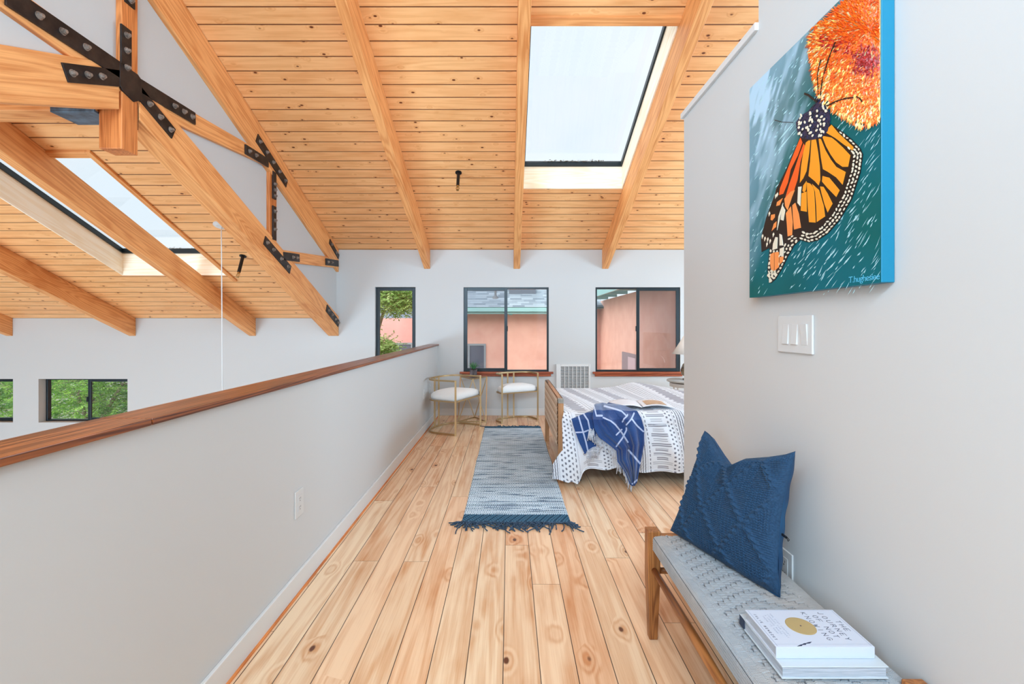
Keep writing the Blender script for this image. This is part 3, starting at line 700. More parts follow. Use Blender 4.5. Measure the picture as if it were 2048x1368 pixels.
# margin spots in rows parallel to the wing edge
edge = outline[8:28][::-1]
for inset in (3.2, 9.5, 16.0):
    s = 0
    for (xa, ya_), (xb, yb_) in zip(edge, edge[1:]):
        L = math.hypot(xb-xa, yb_-ya_); nx, ny = (yb_-ya_)/L, -(xb-xa)/L
        while s < L:
            x = xa+(xb-xa)*s/L-nx*inset*-1; y = ya_+(yb_-ya_)*s/L+ny*inset
            if not inside(x, y, outline): x = xa+(xb-xa)*s/L-nx*inset; y = ya_+(yb_-ya_)*s/L-ny*inset
            if inside(x, y, outline) and not any(inside(x, y, c) for q, c in cells):
                a = math.atan2(yb_-ya_, xb-xa)+random.gauss(0, .25); dx, dy = math.cos(a), math.sin(a); r1, r2 = random.uniform(2.4, 4.2), random.uniform(1.3, 2.2)
                poly_layer(mb, [(x+dx*r1*math.cos(t_)-dy*r2*math.sin(t_), y+dy*r1*math.cos(t_)+dx*r2*math.sin(t_)) for t_ in [q*math.pi/3.5 for q in range(7)]], .0016+random.random()*.0004, .0007, 5)
            s += random.uniform(7.2, 10)
        s -= L
for x, y in z5([(285, 580), (315, 610), (340, 680), (380, 640), (350, 620), (420, 560), (370, 300), (450, 80), (470, 60), (375, 1120), (400, 1040)]):
    stroke(mb, x, y, R(100), 11, 4, .0017, 5, .0008)
bf = mb.build('butterfly', [PW['black'], PW['navy'], PW['orange'], PW['redor'], PW['peach'], PW['cream']], pt)
o2 = mb2.build('butterfly_body', [PW['black'], PW['navy'], PW['cream']], pt)
def text(body, size, mtx, matl, parent, name, ext=.0002, spacing=1.0):
    c = bpy.data.curves.new(name, 'FONT'); c.body = body; c.size = size; c.extrude = ext; c.space_character = spacing; c.materials.append(matl)
    o = bpy.data.objects.new(name, c); C.objects.link(o); o.parent = parent; o.matrix_parent_inverse = Matrix.Translation(-Vector(parent.location)); o.matrix_world = mtx
    me = bpy.data.meshes.new_from_object(o); me.name = name; bpy.data.objects.remove(o); me.transform(mtx); return link(name, me, parent)
# signature: reading direction -Y, up +Z, normal -X
mt = Matrix(((0, 0, -1, XP-.0008), (-1, 0, 0, PP(1698, 566)[1]), (0, 1, 0, PP(1698, 566)[2]), (0, 0, 0, 1)))
text('T.hughesiee', .0235, mt, PW['sign'], pt, 'signature', spacing=.92)

# ================================================================ bench
SZ = .415
bench = thing('woven_bench', 'low wooden bench with woven grey cord seat against the right wall', 'bench', (.74, 1.42, 0))
def leg(x, y, top=.425):
    mb = MB(); rings = [(.016, 0), (.024, .24), (.024, top)]; v = [(x+a*r, y+b*r, z) for r, z in rings for a, b in ((-1, -1), (1, -1), (1, 1), (-1, 1))]
    f = [(3, 2, 1, 0), (8, 9, 10, 11)]+[(k*4+i, k*4+(i+1) % 4, k*4+4+(i+1) % 4, k*4+4+i) for k in range(2) for i in range(4)]
    mb.add(v, f, [(p[2], p[0], p[1]) for p in v])
    return mb.build('leg', M['bench_wood'], bench, bevel=.003)
bx0, bx1, by0, by1 = .562, .908, 1.02, 1.812
for x, y in ((bx0, .965), (bx1, 1.02), (bx0, by1), (bx1, by1)): leg(x, y)
def rod(a, b, r=.013):
    mb = MB(); mb.tube([a, Vector(a).lerp(Vector(b), .5), b], r, 12, rs=[r*.8, r*1.15, r*.8]); mb.g = [(p[1], p[0], p[2]) for p in mb.v]; return mb.build('stretcher', M['bench_wood'], bench, smooth=True)
rod((bx0, .965, .275), (bx0, by1, .275)); rod((bx1, by0, .275), (bx1, by1, .275)); rod((bx0, by1, .262), (bx1, by1, .262)); rod((bx0, .965, .262), (bx1, by0, .262))
# woven seat: height field over a box with rolled long edges
sx0, sx1, sy0, sy1 = .548, .922, 1.045, 1.787
ns, nl = 400, 640
prof = []   # cross-section across x: up the left side, over the top, down the right side
zl, zr_, rr = .355, .355, .022
pts2 = [(sx0, zl)]+[(sx0+rr-rr*math.cos(a), SZ-rr+rr*math.sin(a)) for a in np.linspace(0, math.pi/2, 7)]+[(sx1-rr+rr*math.sin(a), SZ-rr+rr*math.cos(a)) for a in np.linspace(0, math.pi/2, 7)]+[(sx1, zr_)]
pts2 = np.array(pts2); seg = np.r_[0, np.cumsum(np.hypot(*np.diff(pts2, axis=0).T))]; sA = np.linspace(0, seg[-1], ns)
px_ = np.interp(sA, seg, pts2[:, 0]); pz_ = np.interp(sA, seg, pts2[:, 1]); tx = np.gradient(px_, sA); tz = np.gradient(pz_, sA)
nx_, nz_ = -tz, tx
yA = np.linspace(sy0, sy1, nl); S, Y = np.meshgrid(sA, yA, indexing='ij')
flat0, flat1 = seg[7], seg[-8]; u = (S-flat0)/(flat1-flat0)
cord = .0042; bw = 3*cord
wy = Y+.0012*np.sin(S*60)
bx_ = .021; by_ = 3*.0042*.95; i_ = np.floor((S-flat0)/bx_); j_ = np.floor((wy-sy0)/by_)
per = 14; zig = np.abs(((i_) % per)-per/2)
ph = np.mod(j_+zig, 4)
over = (ph < 2.6) | (S < flat0+.035) | (S > flat1-.035)        # cord bundle running along x on top
fx_ = np.mod((S-flat0)/cord, 1); fy_ = np.mod(wy/cord, 1)
rx = np.sqrt(np.clip(1-(2*fx_-1)**2, 0, 1)); ry = np.sqrt(np.clip(1-(2*fy_-1)**2, 0, 1))
bi = np.mod((S-flat0)/bx_, 1); bj = np.mod((wy-sy0)/by_, 1); rmp = np.clip(np.minimum(S-flat0, flat1-S)/.03, 0, 1)
hx = .0034*ry+.0045*np.sin(np.pi*(np.mod(j_+zig, 4)+bj)/2*1.0)**2*0+.0026*np.sin(np.pi*np.clip((ph+bi)/3, 0, 1))*rmp
hy = .0034*rx+.004*np.sin(np.pi*bj)*.6
Hh = np.where(over, hx+.0015*rmp, hy-.0010)
gap = np.minimum(np.minimum(bi, 1-bi), np.minimum(bj, 1-bj)); flo = (S > flat0+.03) & (S < flat1-.03); Hh = Hh-.0045*np.exp(-(np.minimum(bj, 1-bj)/.13)**2)*flo*(ph >= 1)-.0045*np.exp(-(np.minimum(bi, 1-bi)/.10)**2)*flo*~over
side = (S < flat0) | (S > flat1)
Hh = np.where(side, .0032*ry+.0008*np.sin(S*700), Hh)
tw = .0005*np.sin(2*np.pi*(S*220+Y*220))
Hh = Hh+tw
P = np.stack([px_[:, None]+nx_[:, None]*(Hh-.0105), Y, pz_[:, None]+nz_[:, None]*(Hh-.0105)], -1)
tone = .90+.12*vnoise(S*40, Y*40, 5)+.05*(hash1((i_*7+j_*13).astype(int), 3)-.5); tone = tone[..., None]
base = np.array(srgb(156, 160, 164)[:3])*np.ones(S.shape+(3,)); dk = np.array(srgb(58, 66, 84)[:3]); warm = np.array(srgb(168, 158, 150)[:3]); mask = np.clip(vnoise(S*6, Y*5, 6)*4-2, 0, 1)[..., None]*.6
grid('woven_seat', P, colmat('grey_cord', .85, bumpscale=900), bench, np.where(((Hh < -.0012) & ~side)[..., None], dk, (base*(1-mask)+warm*mask)*tone))
mb = MB(); mb.box(sx0+.01, sx1-.01, sy0, sy1, .357, SZ-.014); mb.build('seat_core', mat('cord_core', srgb(70, 72, 76), .9), bench)
mb = MB(); mb.box(bx0+.024, bx1-.024, by1-.022, by1+.012, .35, .405, 'x'); mb.build('end_rail', M['bench_wood'], bench, bevel=.003)
mb = MB(); mb.box(bx0+.024, bx1-.024, by0-.012, by0+.022, .35, .40, 'x'); mb.build('end_rail', M['bench_wood'], bench, bevel=.003)

# ================================================================ books on the bench
FD = {'T': [[(0, 1), (1, 1)], [(.5, 1), (.5, 0)]], 'H': [[(0, 0), (0, 1)], [(1, 0), (1, 1)], [(0, .5), (1, .5)]], 'E': [[(1, 1), (0, 1), (0, 0), (1, 0)], [(0, .5), (.8, .5)]],
      'J': [[(.7, 1), (.7, .2), (.5, 0), (.2, 0), (0, .2)]], 'O': [[(.5+.5*math.cos(a), .5+.5*math.sin(a)) for a in np.linspace(0, 2*math.pi, 19)]],
      'U': [[(0, 1), (0, .35)]+[(.5-.5*math.cos(a), .35-.35*math.sin(a)) for a in np.linspace(0, math.pi, 9)]+[(1, 1)]],
      'R': [[(0, 0), (0, 1), (.6, 1), (.9, .85), (.9, .65), (.6, .5), (0, .5)], [(.5, .5), (1, 0)]], 'N': [[(0, 0), (0, 1), (1, 0), (1, 1)]],
      'Y': [[(0, 1), (.5, .5), (1, 1)], [(.5, .5), (.5, 0)]], 'F': [[(1, 1), (0, 1), (0, 0)], [(0, .5), (.8, .5)]], 'K': [[(0, 0), (0, 1)], [(1, 1), (0, .45), (1, 0)]],
      'W': [[(0, 1), (.25, 0), (.5, .8), (.75, 0), (1, 1)]], 'I': [[(.5, 0), (.5, 1)]], 'G': [[(.5+.5*math.cos(a), .5+.5*math.sin(a)) for a in np.linspace(.7, 5.6, 14)]+[(1, .42), (.55, .42)]],
      'L': [[(0, 1), (0, 0), (.9, 0)]], 'B': [[(0, 0), (0, 1), (.7, 1), (.85, .8), (.7, .52), (0, .52)], [(.7, .52), (1, .3), (.8, 0), (0, 0)]], 'Z': [[(0, 1), (1, 1), (0, 0), (1, 0)]],
      'A': [[(0, 0), (.5, 1), (1, 0)], [(.2, .4), (.8, .4)]], 'C': [[(.5+.5*math.cos(a), .5+.5*math.sin(a)) for a in np.linspace(.8, 5.5, 12)]], 'D': [[(0, 0), (0, 1), (.5, 1), (1, .7), (1, .3), (.5, 0), (0, 0)]],
      'S': [[(1, .85), (.7, 1), (.3, 1), (0, .8), (.2, .55), (.8, .45), (1, .2), (.7, 0), (.3, 0), (0, .15)]], '2': [[(0, .8), (.3, 1), (.8, 1), (1, .75), (0, 0), (1, 0)]], '1': [[(.2, .8), (.5, 1), (.5, 0)]]}
def letters(mb, s, org, right, up, cap, adv, wd, width=.72):
    """thin stroke capitals on a plane; returns nothing"""
    nrm = Vector(right).cross(Vector(up)); org = Vector(org); right = Vector(right); up = Vector(up)
    for k, ch in enumerate(s):
        if ch not in FD: continue
        for ln in FD[ch]:
            for a, b in zip(ln, ln[1:]):
                A = org+right*(k*adv+a[0]*cap*width)+up*a[1]*cap; B = org+right*(k*adv+b[0]*cap*width)+up*b[1]*cap
                d_ = (B-A); L = d_.length
                if L < 1e-7: continue
                d_ /= L; s_ = nrm.cross(d_)*wd/2; A2 = A-d_*wd*.3; B2 = B+d_*wd*.3; e = nrm*.00015
                mb.add([A2-s_, B2-s_, B2+s_, A2+s_, A2-s_+e, B2-s_+e, B2+s_+e, A2+s_+e], [(4, 5, 6, 7), (0, 1, 5, 4), (1, 2, 6, 5), (2, 3, 7, 6), (3, 0, 4, 7)])
cover = mat('white_book_cover', srgb(196, 202, 216), .4); pages = noisy('book_pages', srgb(192, 198, 208), srgb(150, 158, 168), scale=(1, 1, 60), sc=14, rough=.8, bump=.3, bdist=.0005)
ink = mat('navy_ink', srgb(34, 42, 70), .5); ink2 = mat('faded_blue_ink', srgb(150, 160, 182), .5)
def book(x0, x1, y0, y1, z0, z1, rot, label, cov):
    t = thing('book', label, 'book', ((x0+x1)/2, (y0+y1)/2, z0), 'books on the bench')
    c = .0026; g = .0035
    mb = MB(); mb.box(x0, x1, y0, y1, z0, z0+c); mb.box(x0, x1, y0, y1, z1-c, z1); mb.box(x0, x1, y0, y0+c, z0+c, z1-c) if rot > 0 else mb.box(x0, x1, y1-c, y1, z0+c, z1-c)
    mb.build('cover', cov, t, bevel=.0008)
    mb = MB(); mb.box(x0+g, x1-g, y0+(c if rot > 0 else g), y1-(g if rot > 0 else c), z0+c, z1-c); mb.build('page_block', pages, t)
    return t
mb_z = SZ
lower = book(.621, .864, 1.052, 1.245, SZ+.0015, SZ+.030, -1, 'larger white book lying underneath the titled one on the bench', mat('pale_grey_cover', srgb(190, 198, 204), .35))
mb = MB(); mb.box(.6205, .6225, 1.222, 1.2455, SZ+.003, SZ+.029); mb.build('headband', mat('dark_blue_binding', srgb(30, 44, 70), .5), lower)
zt_ = SZ+.0575
bk = book(.622, .852, 1.077, 1.219, SZ+.0305, zt_, 1, 'white hardcover titled THE JOURNEY OF NOT KNOWING on top of the larger book', cover)
Wd = .230; Ln = .142; X0 = .622; YF = 1.219
def BP(w_, v_): return (X0+w_*Wd, YF-v_*Ln, zt_+.0001)
tm = MB(); rt = (0, -1, 0); upv = (1, 0, 0)
for s, w_, v_, cp, ad in (('THE', .885, .33, .0118, .0150), ('JOURNEY', .79, .09, .0118, .0162), ('OF NOT', .695, .18, .0118, .0150), ('KNOWING', .60, .09, .0118, .0162)):
    letters(tm, s, BP(w_, v_), rt, upv, cp, ad, .0011)
tm.build('title', ink, bk)
tm = MB(); letters(tm, 'JULIE BENEZET', BP(.055, .14), rt, upv, .0048, .0078, .0009); tm.build('author_line', ink, bk)
tm = MB()
for k, s in enumerate(('HOW 21ST CENTURY', 'LEADERS CAN CHART', 'A COURSE WHERE', 'THERE IS NONE')):
    letters(tm, s, BP(.235-k*.034, .13+.02*k), rt, upv, .0034, .0054, .0005)
tm.build('subtitle', ink2, bk)
mb = MB()
for a, b, c_, d_ in ((.02, .025, .02, .975), (.975, .98, .02, .975), (.02, .98, .02, .025), (.0, 1, .93, .934)):
    p, q = BP(a, c_), BP(b, d_); mb.box(min(p[0], q[0]), max(p[0], q[0]), min(p[1], q[1]), max(p[1], q[1]), zt_, zt_+.0001)
mb.build('border_line', ink2, bk)
cx_, cy_, cz_ = BP(.455, .47)
mb = MB(); mb.lathe((cx_, cy_, zt_), [(.0338, .0001), (.0338, .0004), (.0310, .0009), (.0292, .0007)], 48); mb.build('compass_ring', mat('gold_print', srgb(186, 162, 112), .4, .2), bk)
mb = MB(); mb.lathe((cx_, cy_, zt_), [(.0296, .0002), (.0296, .0006)], 48); mb.build('compass_dial', noisy('dial_print', srgb(188, 176, 112), srgb(120, 100, 44), sc=22, rough=.35, bump=0), bk)
mb = MB(); mb.lathe((cx_, cy_, zt_), [(.002, .0005), (.002, .0008)], 12); mb.build('dial_pin', ink, bk); mb = MB()
nd = [BP(.22, .985), BP(.27, .96), BP(.285, .945), BP(.32, .93), BP(.335, .915), BP(.375, .90), BP(.41, .875)]; wv = [.0004, .0022, .0008, .0028, .0008, .0022, .0003]
dv = (Vector(nd[-1])-Vector(nd[0])).normalized(); sv = Vector((-dv[1], dv[0], 0)); L_ = [Vector(p)+sv*q for p, q in zip(nd, wv)]; R_ = [Vector(p)-sv*q for p, q in zip(nd, wv)]
for i in range(len(nd)-1): mb.add([L_[i], L_[i+1], R_[i+1], R_[i]], [(0, 1, 2, 3)])
mb.build('compass_hand', ink, bk)

# ================================================================ knitted pillow leaning on the wall
pil = thing('throw_pillow', 'blue cable knit pillow leaning on the wall at the far end of the bench', 'pillow', (.74, 1.60, SZ))
BL, BR_, TL, TR_ = [Vector(p) for p in ((.632, 1.815, .418), (.802, 1.372, .414), (.757, 1.79, .815), (.852, 1.375, .848))]
n = 460
us, vs_ = np.meshgrid(np.linspace(0, 1, n), np.linspace(0, 1, n), indexing='ij')
def bil(u, v): return ((1-u)*(1-v))[..., None]*np.array(BL)+(u*(1-v))[..., None]*np.array(BR_)+((1-u)*v)[..., None]*np.array(TL)+(u*v)[..., None]*np.array(TR_)
nrm = ((BR_-BL).cross(TL-BL)).normalized(); 
if nrm.x > 0: nrm = -nrm
nrm = np.array(nrm); upd = np.array((TL-BL).normalized()); rtd = np.array((BR_-BL).normalized())
kcol = [None]
def pillow_side(front):
    u, v = us, vs_
    # edges pull in between the corners, the top edge dents ("chopped")
    inx = .050*np.sin(np.pi*v)**1.0*(1-2*u)*1.0
    iny = np.where(v > .5, -1, 1)*0
    P = bil(u, v)
    dent = np.interp(u, [0, .12, .28, .40, .47, .60, .8, .93, 1], [0, .018, .062, .092, .094, .060, .036, .016, 0])*v**2.4
    lift = -.012*np.sin(np.pi*u)*(1-v)**3*0
    P = P+rtd*(inx*.45)[..., None]-upd*(dent+lift)[..., None]
    b = (np.clip(4*u*(1-u), 0, 1)**(.55 if front else .26))*(np.clip(4*v*(1-v), 0, 1)**(.6 if front else .4))
    amp = .070 if front else -.058
    crease = .045*np.exp(-((u-.44)/.10)**2)*np.clip((v-.5)/.5, 0, 1)**1.2 if front else 0
    bul = amp*b-(crease*b if front else 0)
    # soft wrinkles near the corners
    bul = bul+(.006*np.sin(18*(u-v))*np.exp(-((u-1)**2+(v)**2)/.05)+.006*np.sin(22*(u+v))*np.exp(-(u**2+(v-1)**2)/.04) if front else .006*np.sin(30*v+4*u)*b)
    if front:
        s_ = .46; sw = .0142; sh = .0088
        U_, V_ = u*s_, v*s_
        # diamond lattice of braided cables
        Pq = .25; lines = []
        tri = lambda t: np.abs(np.mod(t, 1)*2-1)*2-1
        hmax = np.zeros_like(u); inside_d = np.zeros_like(u)
        for k in range(-1, 5):
            sg = 1 if k % 2 else -1
            c = .045+k*.092; off = sg*.040*np.sin(2*np.pi*V_/Pq)
            off = sg*.042*tri(V_/Pq+.25)
            dd_ = (U_-(c+off)); hrope = .0175*np.exp(-(dd_/.0125)**2)*(.80+.26*np.sin(2*np.pi*V_/.024+np.abs(dd_)*210)-.30*np.exp(-(dd_/.0022)**2))
            hmax = np.maximum(hmax, hrope)
        near = np.clip(hmax/.0100, 0, 1)
        col_ = np.mod(U_/sw, 1); leg_ = np.abs(col_-.5)*2
        st = (.5+.5*np.sin(2*np.pi*(V_/sh+leg_*.85)))
        stitch = .0078*(np.abs(np.sin(np.pi*2*col_))**.9)*(.40+.60*st)
        # reversed ribs inside half of the diamonds
        cell = (np.sin(2*np.pi*V_/Pq+np.pi/2)*np.cos(np.pi*(U_-.045)/.092) > -.12)
        rib = .0034*(.5+.5*np.sin(2*np.pi*V_/.0065))*(.5+.5*np.cos(2*np.pi*(U_/sw)+2*V_/sh))
        rib = .0066*(np.abs(np.sin(np.pi*V_/.0074))**.7)*(.55+.45*np.abs(np.sin(np.pi*(U_/.0085+.4*np.floor(V_/.0074)))))
        tex = np.where(cell, stitch, rib)*(1-near*.6)+hmax
        e = np.clip(np.minimum(np.minimum(u, 1-u), np.minimum(v, 1-v))/.07, 0, 1)
        bul = bul+tex*e
    if front:
        fl_ = .35+.3*vnoise(U_*500, V_*260, 51)[..., None]; hi = np.clip(tex/.008, 0, 1)[..., None]
        kcol[0] = np.array(srgb(15, 34, 56)[:3])*(1-fl_)+np.array(srgb(48, 82, 114)[:3])*fl_
    P = P+nrm*bul[..., None]
    return P
Pk = pillow_side(True); grid('knit_front', Pk, colmat('navy_knit_yarn', .95, sheen=.05), pil, kcol[0])
n = 90; us, vs_ = np.meshgrid(np.linspace(0, 1, n), np.linspace(0, 1, n), indexing='ij')
grid('back_fabric', pillow_side(False), noisy('blue_velvet', srgb(6, 78, 120), srgb(6, 60, 100), rough=.6, sc=14, bump=.2, sheen=0), pil, label='smooth bright blue back fabric')
zp = Vector((.820, 1.392, .59)); mb = MB(); mb.box(zp.x, zp.x+.004, zp.y-.022, zp.y, zp.z, zp.z+.006); mb.tube([zp+Vector((.002, -.022, .003)), zp+Vector((.002, -.03, -.004)), zp+Vector((.002, -.036, .002)), zp+Vector((.002, -.024, .006))], .0012, 6); mb.build('zipper_pull', M['black_metal'], pil)
# ================================================================ rug
rug = thing('runner_rug', 'blue and white woven runner rug with dark fringed ends', 'rug', (.05, 4.23, 0))
rx0, rx1, ry0, ry1 = -.293, .382, 2.85, 5.60
nx, ny = 230, 900
X, Y = np.meshgrid(np.linspace(rx0, rx1, nx), np.linspace(ry0, ry1, ny), indexing='ij')
RP = .030; row = np.floor((Y-ry0)/RP); xq = X/.0138+.5*np.mod(row, 2); colr = np.mod(xq, 1); cell = np.floor(xq); fr = np.mod((Y-ry0)/RP, 1)
rowt = hash1(row.astype(int), 11); streak = vnoise(X*7+row*3.7, row*1.0, 12); s2 = vnoise(X*9+row*1.9, row*1.0+7, 17)
dash = (colr < .62) & (fr > .12) & (fr < .48); line = (fr > .60)
lightc = np.array(srgb(220, 236, 246)[:3]); midc = np.array(srgb(136, 174, 204)[:3]); navy = np.array(srgb(26, 62, 96)[:3])
hs = hash1((cell*31+row*17).astype(int), 13)
k = np.clip(streak*1.5-.45+(rowt-.5)*.5+(hs-.5)*.25, 0, 1)[..., None]
cdash = lightc*(1-k*.8)+midc*k*.8; gapc = navy*.6+midc*.4*(1-k)
colr3 = np.where(dash[..., None], cdash, gapc)
k2 = np.clip(s2*2.4-1.6, 0, 1)[..., None]; colr3 = np.where(line[..., None], (lightc*.82)*(1-k2)+navy*k2, colr3)
k3 = np.clip(vnoise(X*6+row*5.1, row*1.0+3, 19)*3.2-2.5, 0, 1)[..., None]; colr3 = colr3*(1-k3*.6)+navy*k3*.6
bandm = (Y < ry0+.125) | (Y > ry1-.11)
bc = np.where((np.mod(np.floor(X/.009)*7+np.floor(Y/.016)*3, 5) < 2)[..., None], np.array(srgb(70, 112, 138)[:3]), np.array(srgb(30, 62, 86)[:3]))
colr3 = np.where(bandm[..., None], bc, colr3)
wob = .006*(vnoise(Y*5, Y*0+1, 14)-.5)*np.where(X > .05, 1, -1)
Z = .006+.0024*np.where(dash | line, 1, 0)+.0015*vnoise(X*30, Y*30, 15)+.004*vnoise(X*2, Y*3, 16)
e = np.minimum(np.minimum(X-rx0, rx1-X), np.minimum(Y-ry0, ry1-Y)); Z = Z*np.clip(e/.006, .15, 1)
yw = .008*np.sin(X*9)*np.where(Y > 4.2, 1, -1)*np.clip(np.abs(Y-4.2)-1.2, 0, 1)
grid('woven_field', np.stack([X+wob, Y+yw, Z], -1), colmat('rug_yarn', .95, bumpscale=400), rug, colr3)
mb = MB(); random.seed(5)
for i in range(120):
    x = rx0+(rx1-rx0)*random.random(); L = random.uniform(.05, .16); a = random.gauss(-math.pi/2, .8); y = ry0-.002; pts = [(x, y+.01, .006)]
    if i < 7: x = rx0+.01*i*.4; a = math.pi+.35+random.random()*.3; L = .07
    elif i < 14: x = rx1-.004*i; a = -.1-random.random()*.3; L = random.uniform(.06, .11)
    pts = [(x, y+.01, .007)]
    for q in range(5): a += random.gauss(0, .22); x += math.cos(a)*L/5; y += math.sin(a)*L/5; y = min(y, ry0+.004); pts.append((x, y, .005+.012*random.random()*(q < 3)))
    mb.tube(pts, .0034, 5)
for i in range(26):
    x = rx0+(rx1-rx0)*random.random(); y = ry1; a = random.gauss(math.pi/2, .6); pts = [(x, y-.01, .007)]
    for q in range(4): x += math.cos(a)*.012; y += math.sin(a)*.012; pts.append((x, y, .006))
    mb.tube(pts, .0035, 5)
mb.tube([(rx0, ry1-.01, .007), (rx0-.03, ry1+.006, .006), (rx0-.06, ry1+.012, .006)], .004, 5)
mb.tube([(rx0-.004, ry0+.002+.012, .009)]+[(rx0+(rx1-rx0)*t/12, ry0+.004*math.sin(t), .009) for t in range(1, 12)]+[(rx1+.002, ry0+.002, .009)], .005, 6)
f_ = mb.build('fringe', noisy('slate_blue_fringe', srgb(60, 84, 108), srgb(34, 52, 70), sc=60, rough=.95), rug, smooth=True); f_['kind'] = 'stuff'

# ================================================================ gold barrel chairs and side table
def chair(Fp, Rp, depth, label, zs=.605):
    Fp = Vector((*Fp, 0)); Rp = Vector((*Rp, 0)); Mid = (Fp+Rp)/2; s = (Rp-Fp); Wd_ = s.length; s.normalize(); b = Vector((-s.y, s.x, 0))
    if b.y < 0 and abs(b.y) > abs(b.x): b = -b
    if (Mid+b*.3-Vector((0, 0, 0))).y < Mid.y: b = -b
    t = thing('barrel_chair', label, 'chair', (Mid.x+b.x*.2, Mid.y+b.y*.2, 0), 'gold frame barrel chairs')
    hw = Wd_/2
    def curve(z, inset=0.0, n=22):
        pts = [Fp+Vector((0, 0, z))+b*inset]
        st = depth*.50
        for i in range(n+1):
            a = math.pi*i/n; cx_ = -math.cos(a); sy_ = math.sin(a)
            p = Mid+s*(hw-inset)*(abs(cx_)**.8)*(1 if cx_ > 0 else -1)+b*(st+(depth-st-inset)*abs(sy_)**.85)+Vector((0, 0, z)); pts.append(p)
        pts.append(Rp+Vector((0, 0, z))+b*inset); return pts
    r = .0095
    c_ = curve(zs); mb = MB(); mb.tube([c_[0]]+c_[1:-1]+[c_[-1]], r, square=True); mb.build('top_rail', M['gold'], t, bevel=.001)
    c2 = curve(.011); mb = MB(); mb.tube(c2, r, square=True); mb.build('base_rail', M['gold'], t, bevel=.001)
    for p in (Fp, Rp): mb = MB(); mb.tube([p+Vector((0, 0, .002)), p+Vector((0, 0, zs+r))], r*1.05, square=True); mb.build('leg', M['gold'], t)
    for o_ in (-.035, .055):
        p = Mid+b*depth*.985+s*(o_-.01); mb = MB(); mb.tube([p+Vector((0, 0, .012)), p+Vector((0, 0, zs))], r, square=True); mb.build('leg', M['gold'], t)
    cs = curve(.372, .004); mb = MB(); mb.tube(cs+[], .007, square=True, closed=True); mb.build('seat_frame', M['gold'], t)
    # cushion
    ctr = Mid+b*depth*.47; ring = curve(0, .012, 30); nr = len(ring); extra = [ring[-1].lerp(ring[0], q) for q in (.2, .4, .6, .8)]; ring = ring+extra
    prof = [(.0, .372), (.90, .372), (.985, .385), (1.0, .405), (.975, .428), (.90, .446), (.75, .462), (.5, .474), (.25, .479), (.02, .480)]
    P = np.array([[list(Vector((ctr.x, ctr.y, 0)).lerp(Vector((p.x, p.y, 0)), q)+Vector((0, 0, z))) for p in ring+[ring[0]]] for q, z in prof])
    grid('seat_cushion', P, M['boucle'], t)
    return t
chair((-.593, 5.13), (-.35, 5.67), .445, 'gold framed barrel chair with white cushion, nearest the half wall')
chair((-.086, 5.78), (.374, 6.01), .275, 'gold framed barrel chair with white cushion, under the middle window')
t = thing('side_table', 'small gold wire side table between the two chairs', 'table', (-.46, 5.97, 0))
Bt = [Vector((-.643, 5.86, .008)), Vector((-.293, 5.86, .008)), Vector((-.457, 6.156, .008))]
Tt = [Vector((-.643, 6.13, .548)), Vector((-.293, 6.13, .548)), Vector((-.457, 5.85, .548))]
mb = MB(); mb.tube(Bt, .007, square=True, closed=True); mb.build('base_ring', M['gold'], t)
mb = MB(); mb.tube(Tt, .007, square=True, closed=True); mb.build('top_ring', M['gold'], t)
for a, b in ((0, 0), (0, 2), (1, 2), (1, 1), (2, 0), (2, 1)): mb = MB(); mb.tube([Bt[a], Tt[b]], .0055, square=True); mb.build('strut', M['gold'], t)
mb = MB(); c_ = sum(Tt, Vector())/3; q = [c_+(p-c_)*1.0 for p in Tt]; mb.add([(p.x, p.y, .556) for p in q]+[(p.x, p.y, .562) for p in q], [(2, 1, 0), (3, 4, 5), (0, 1, 4, 3), (1, 2, 5, 4), (2, 0, 3, 5)]); mb.build('glass_top', M['glass'], t)
# potted aloe
t = thing('potted_aloe', 'small spiky aloe in a dark square glass pot on the side table', 'plant', (-.462, 6.03, .562))
px0, py_ = -.462, 6.03; w_ = .046
mb = MB(); mb.box(px0-w_, px0+w_, py_-w_, py_+w_, .5625, .652); mb.build('pot', noisy('dark_marbled_glass', srgb(40, 44, 50), srgb(120, 108, 112), scale=(1, 1, .4), sc=18, rough=.2, bump=0), t, bevel=.004)
mb = MB(); mb.lathe((px0, py_, .652), [(.04, 0), (.036, .007), (.0, .010)], 20); mb.build('soil', mat('dark_soil', srgb(40, 34, 26), .95), t)
green = noisy('aloe_green', srgb(86, 140, 84), srgb(46, 96, 60), sc=30, rough=.5, bump=.1)
random.seed(21)
mb = MB()
for i in range(22):
    a = i*2.4; tilt = .15+.9*(i/22); L = random.uniform(.085, .115); pts = []; rs = []
    for q in range(6):
        s_ = q/5; rr = L*s_; th = tilt*(.55+.5*s_); pts.append((px0+math.cos(a)*(rr*math.sin(th)+.006), py_+math.sin(a)*(rr*math.sin(th)+.006), .655+rr*math.cos(th))); rs.append(.0062*(1-s_)**.7+.0006)
    mb.tube(pts, .005, 6, rs=rs)
mb.build('leaves', green, t, smooth=True)

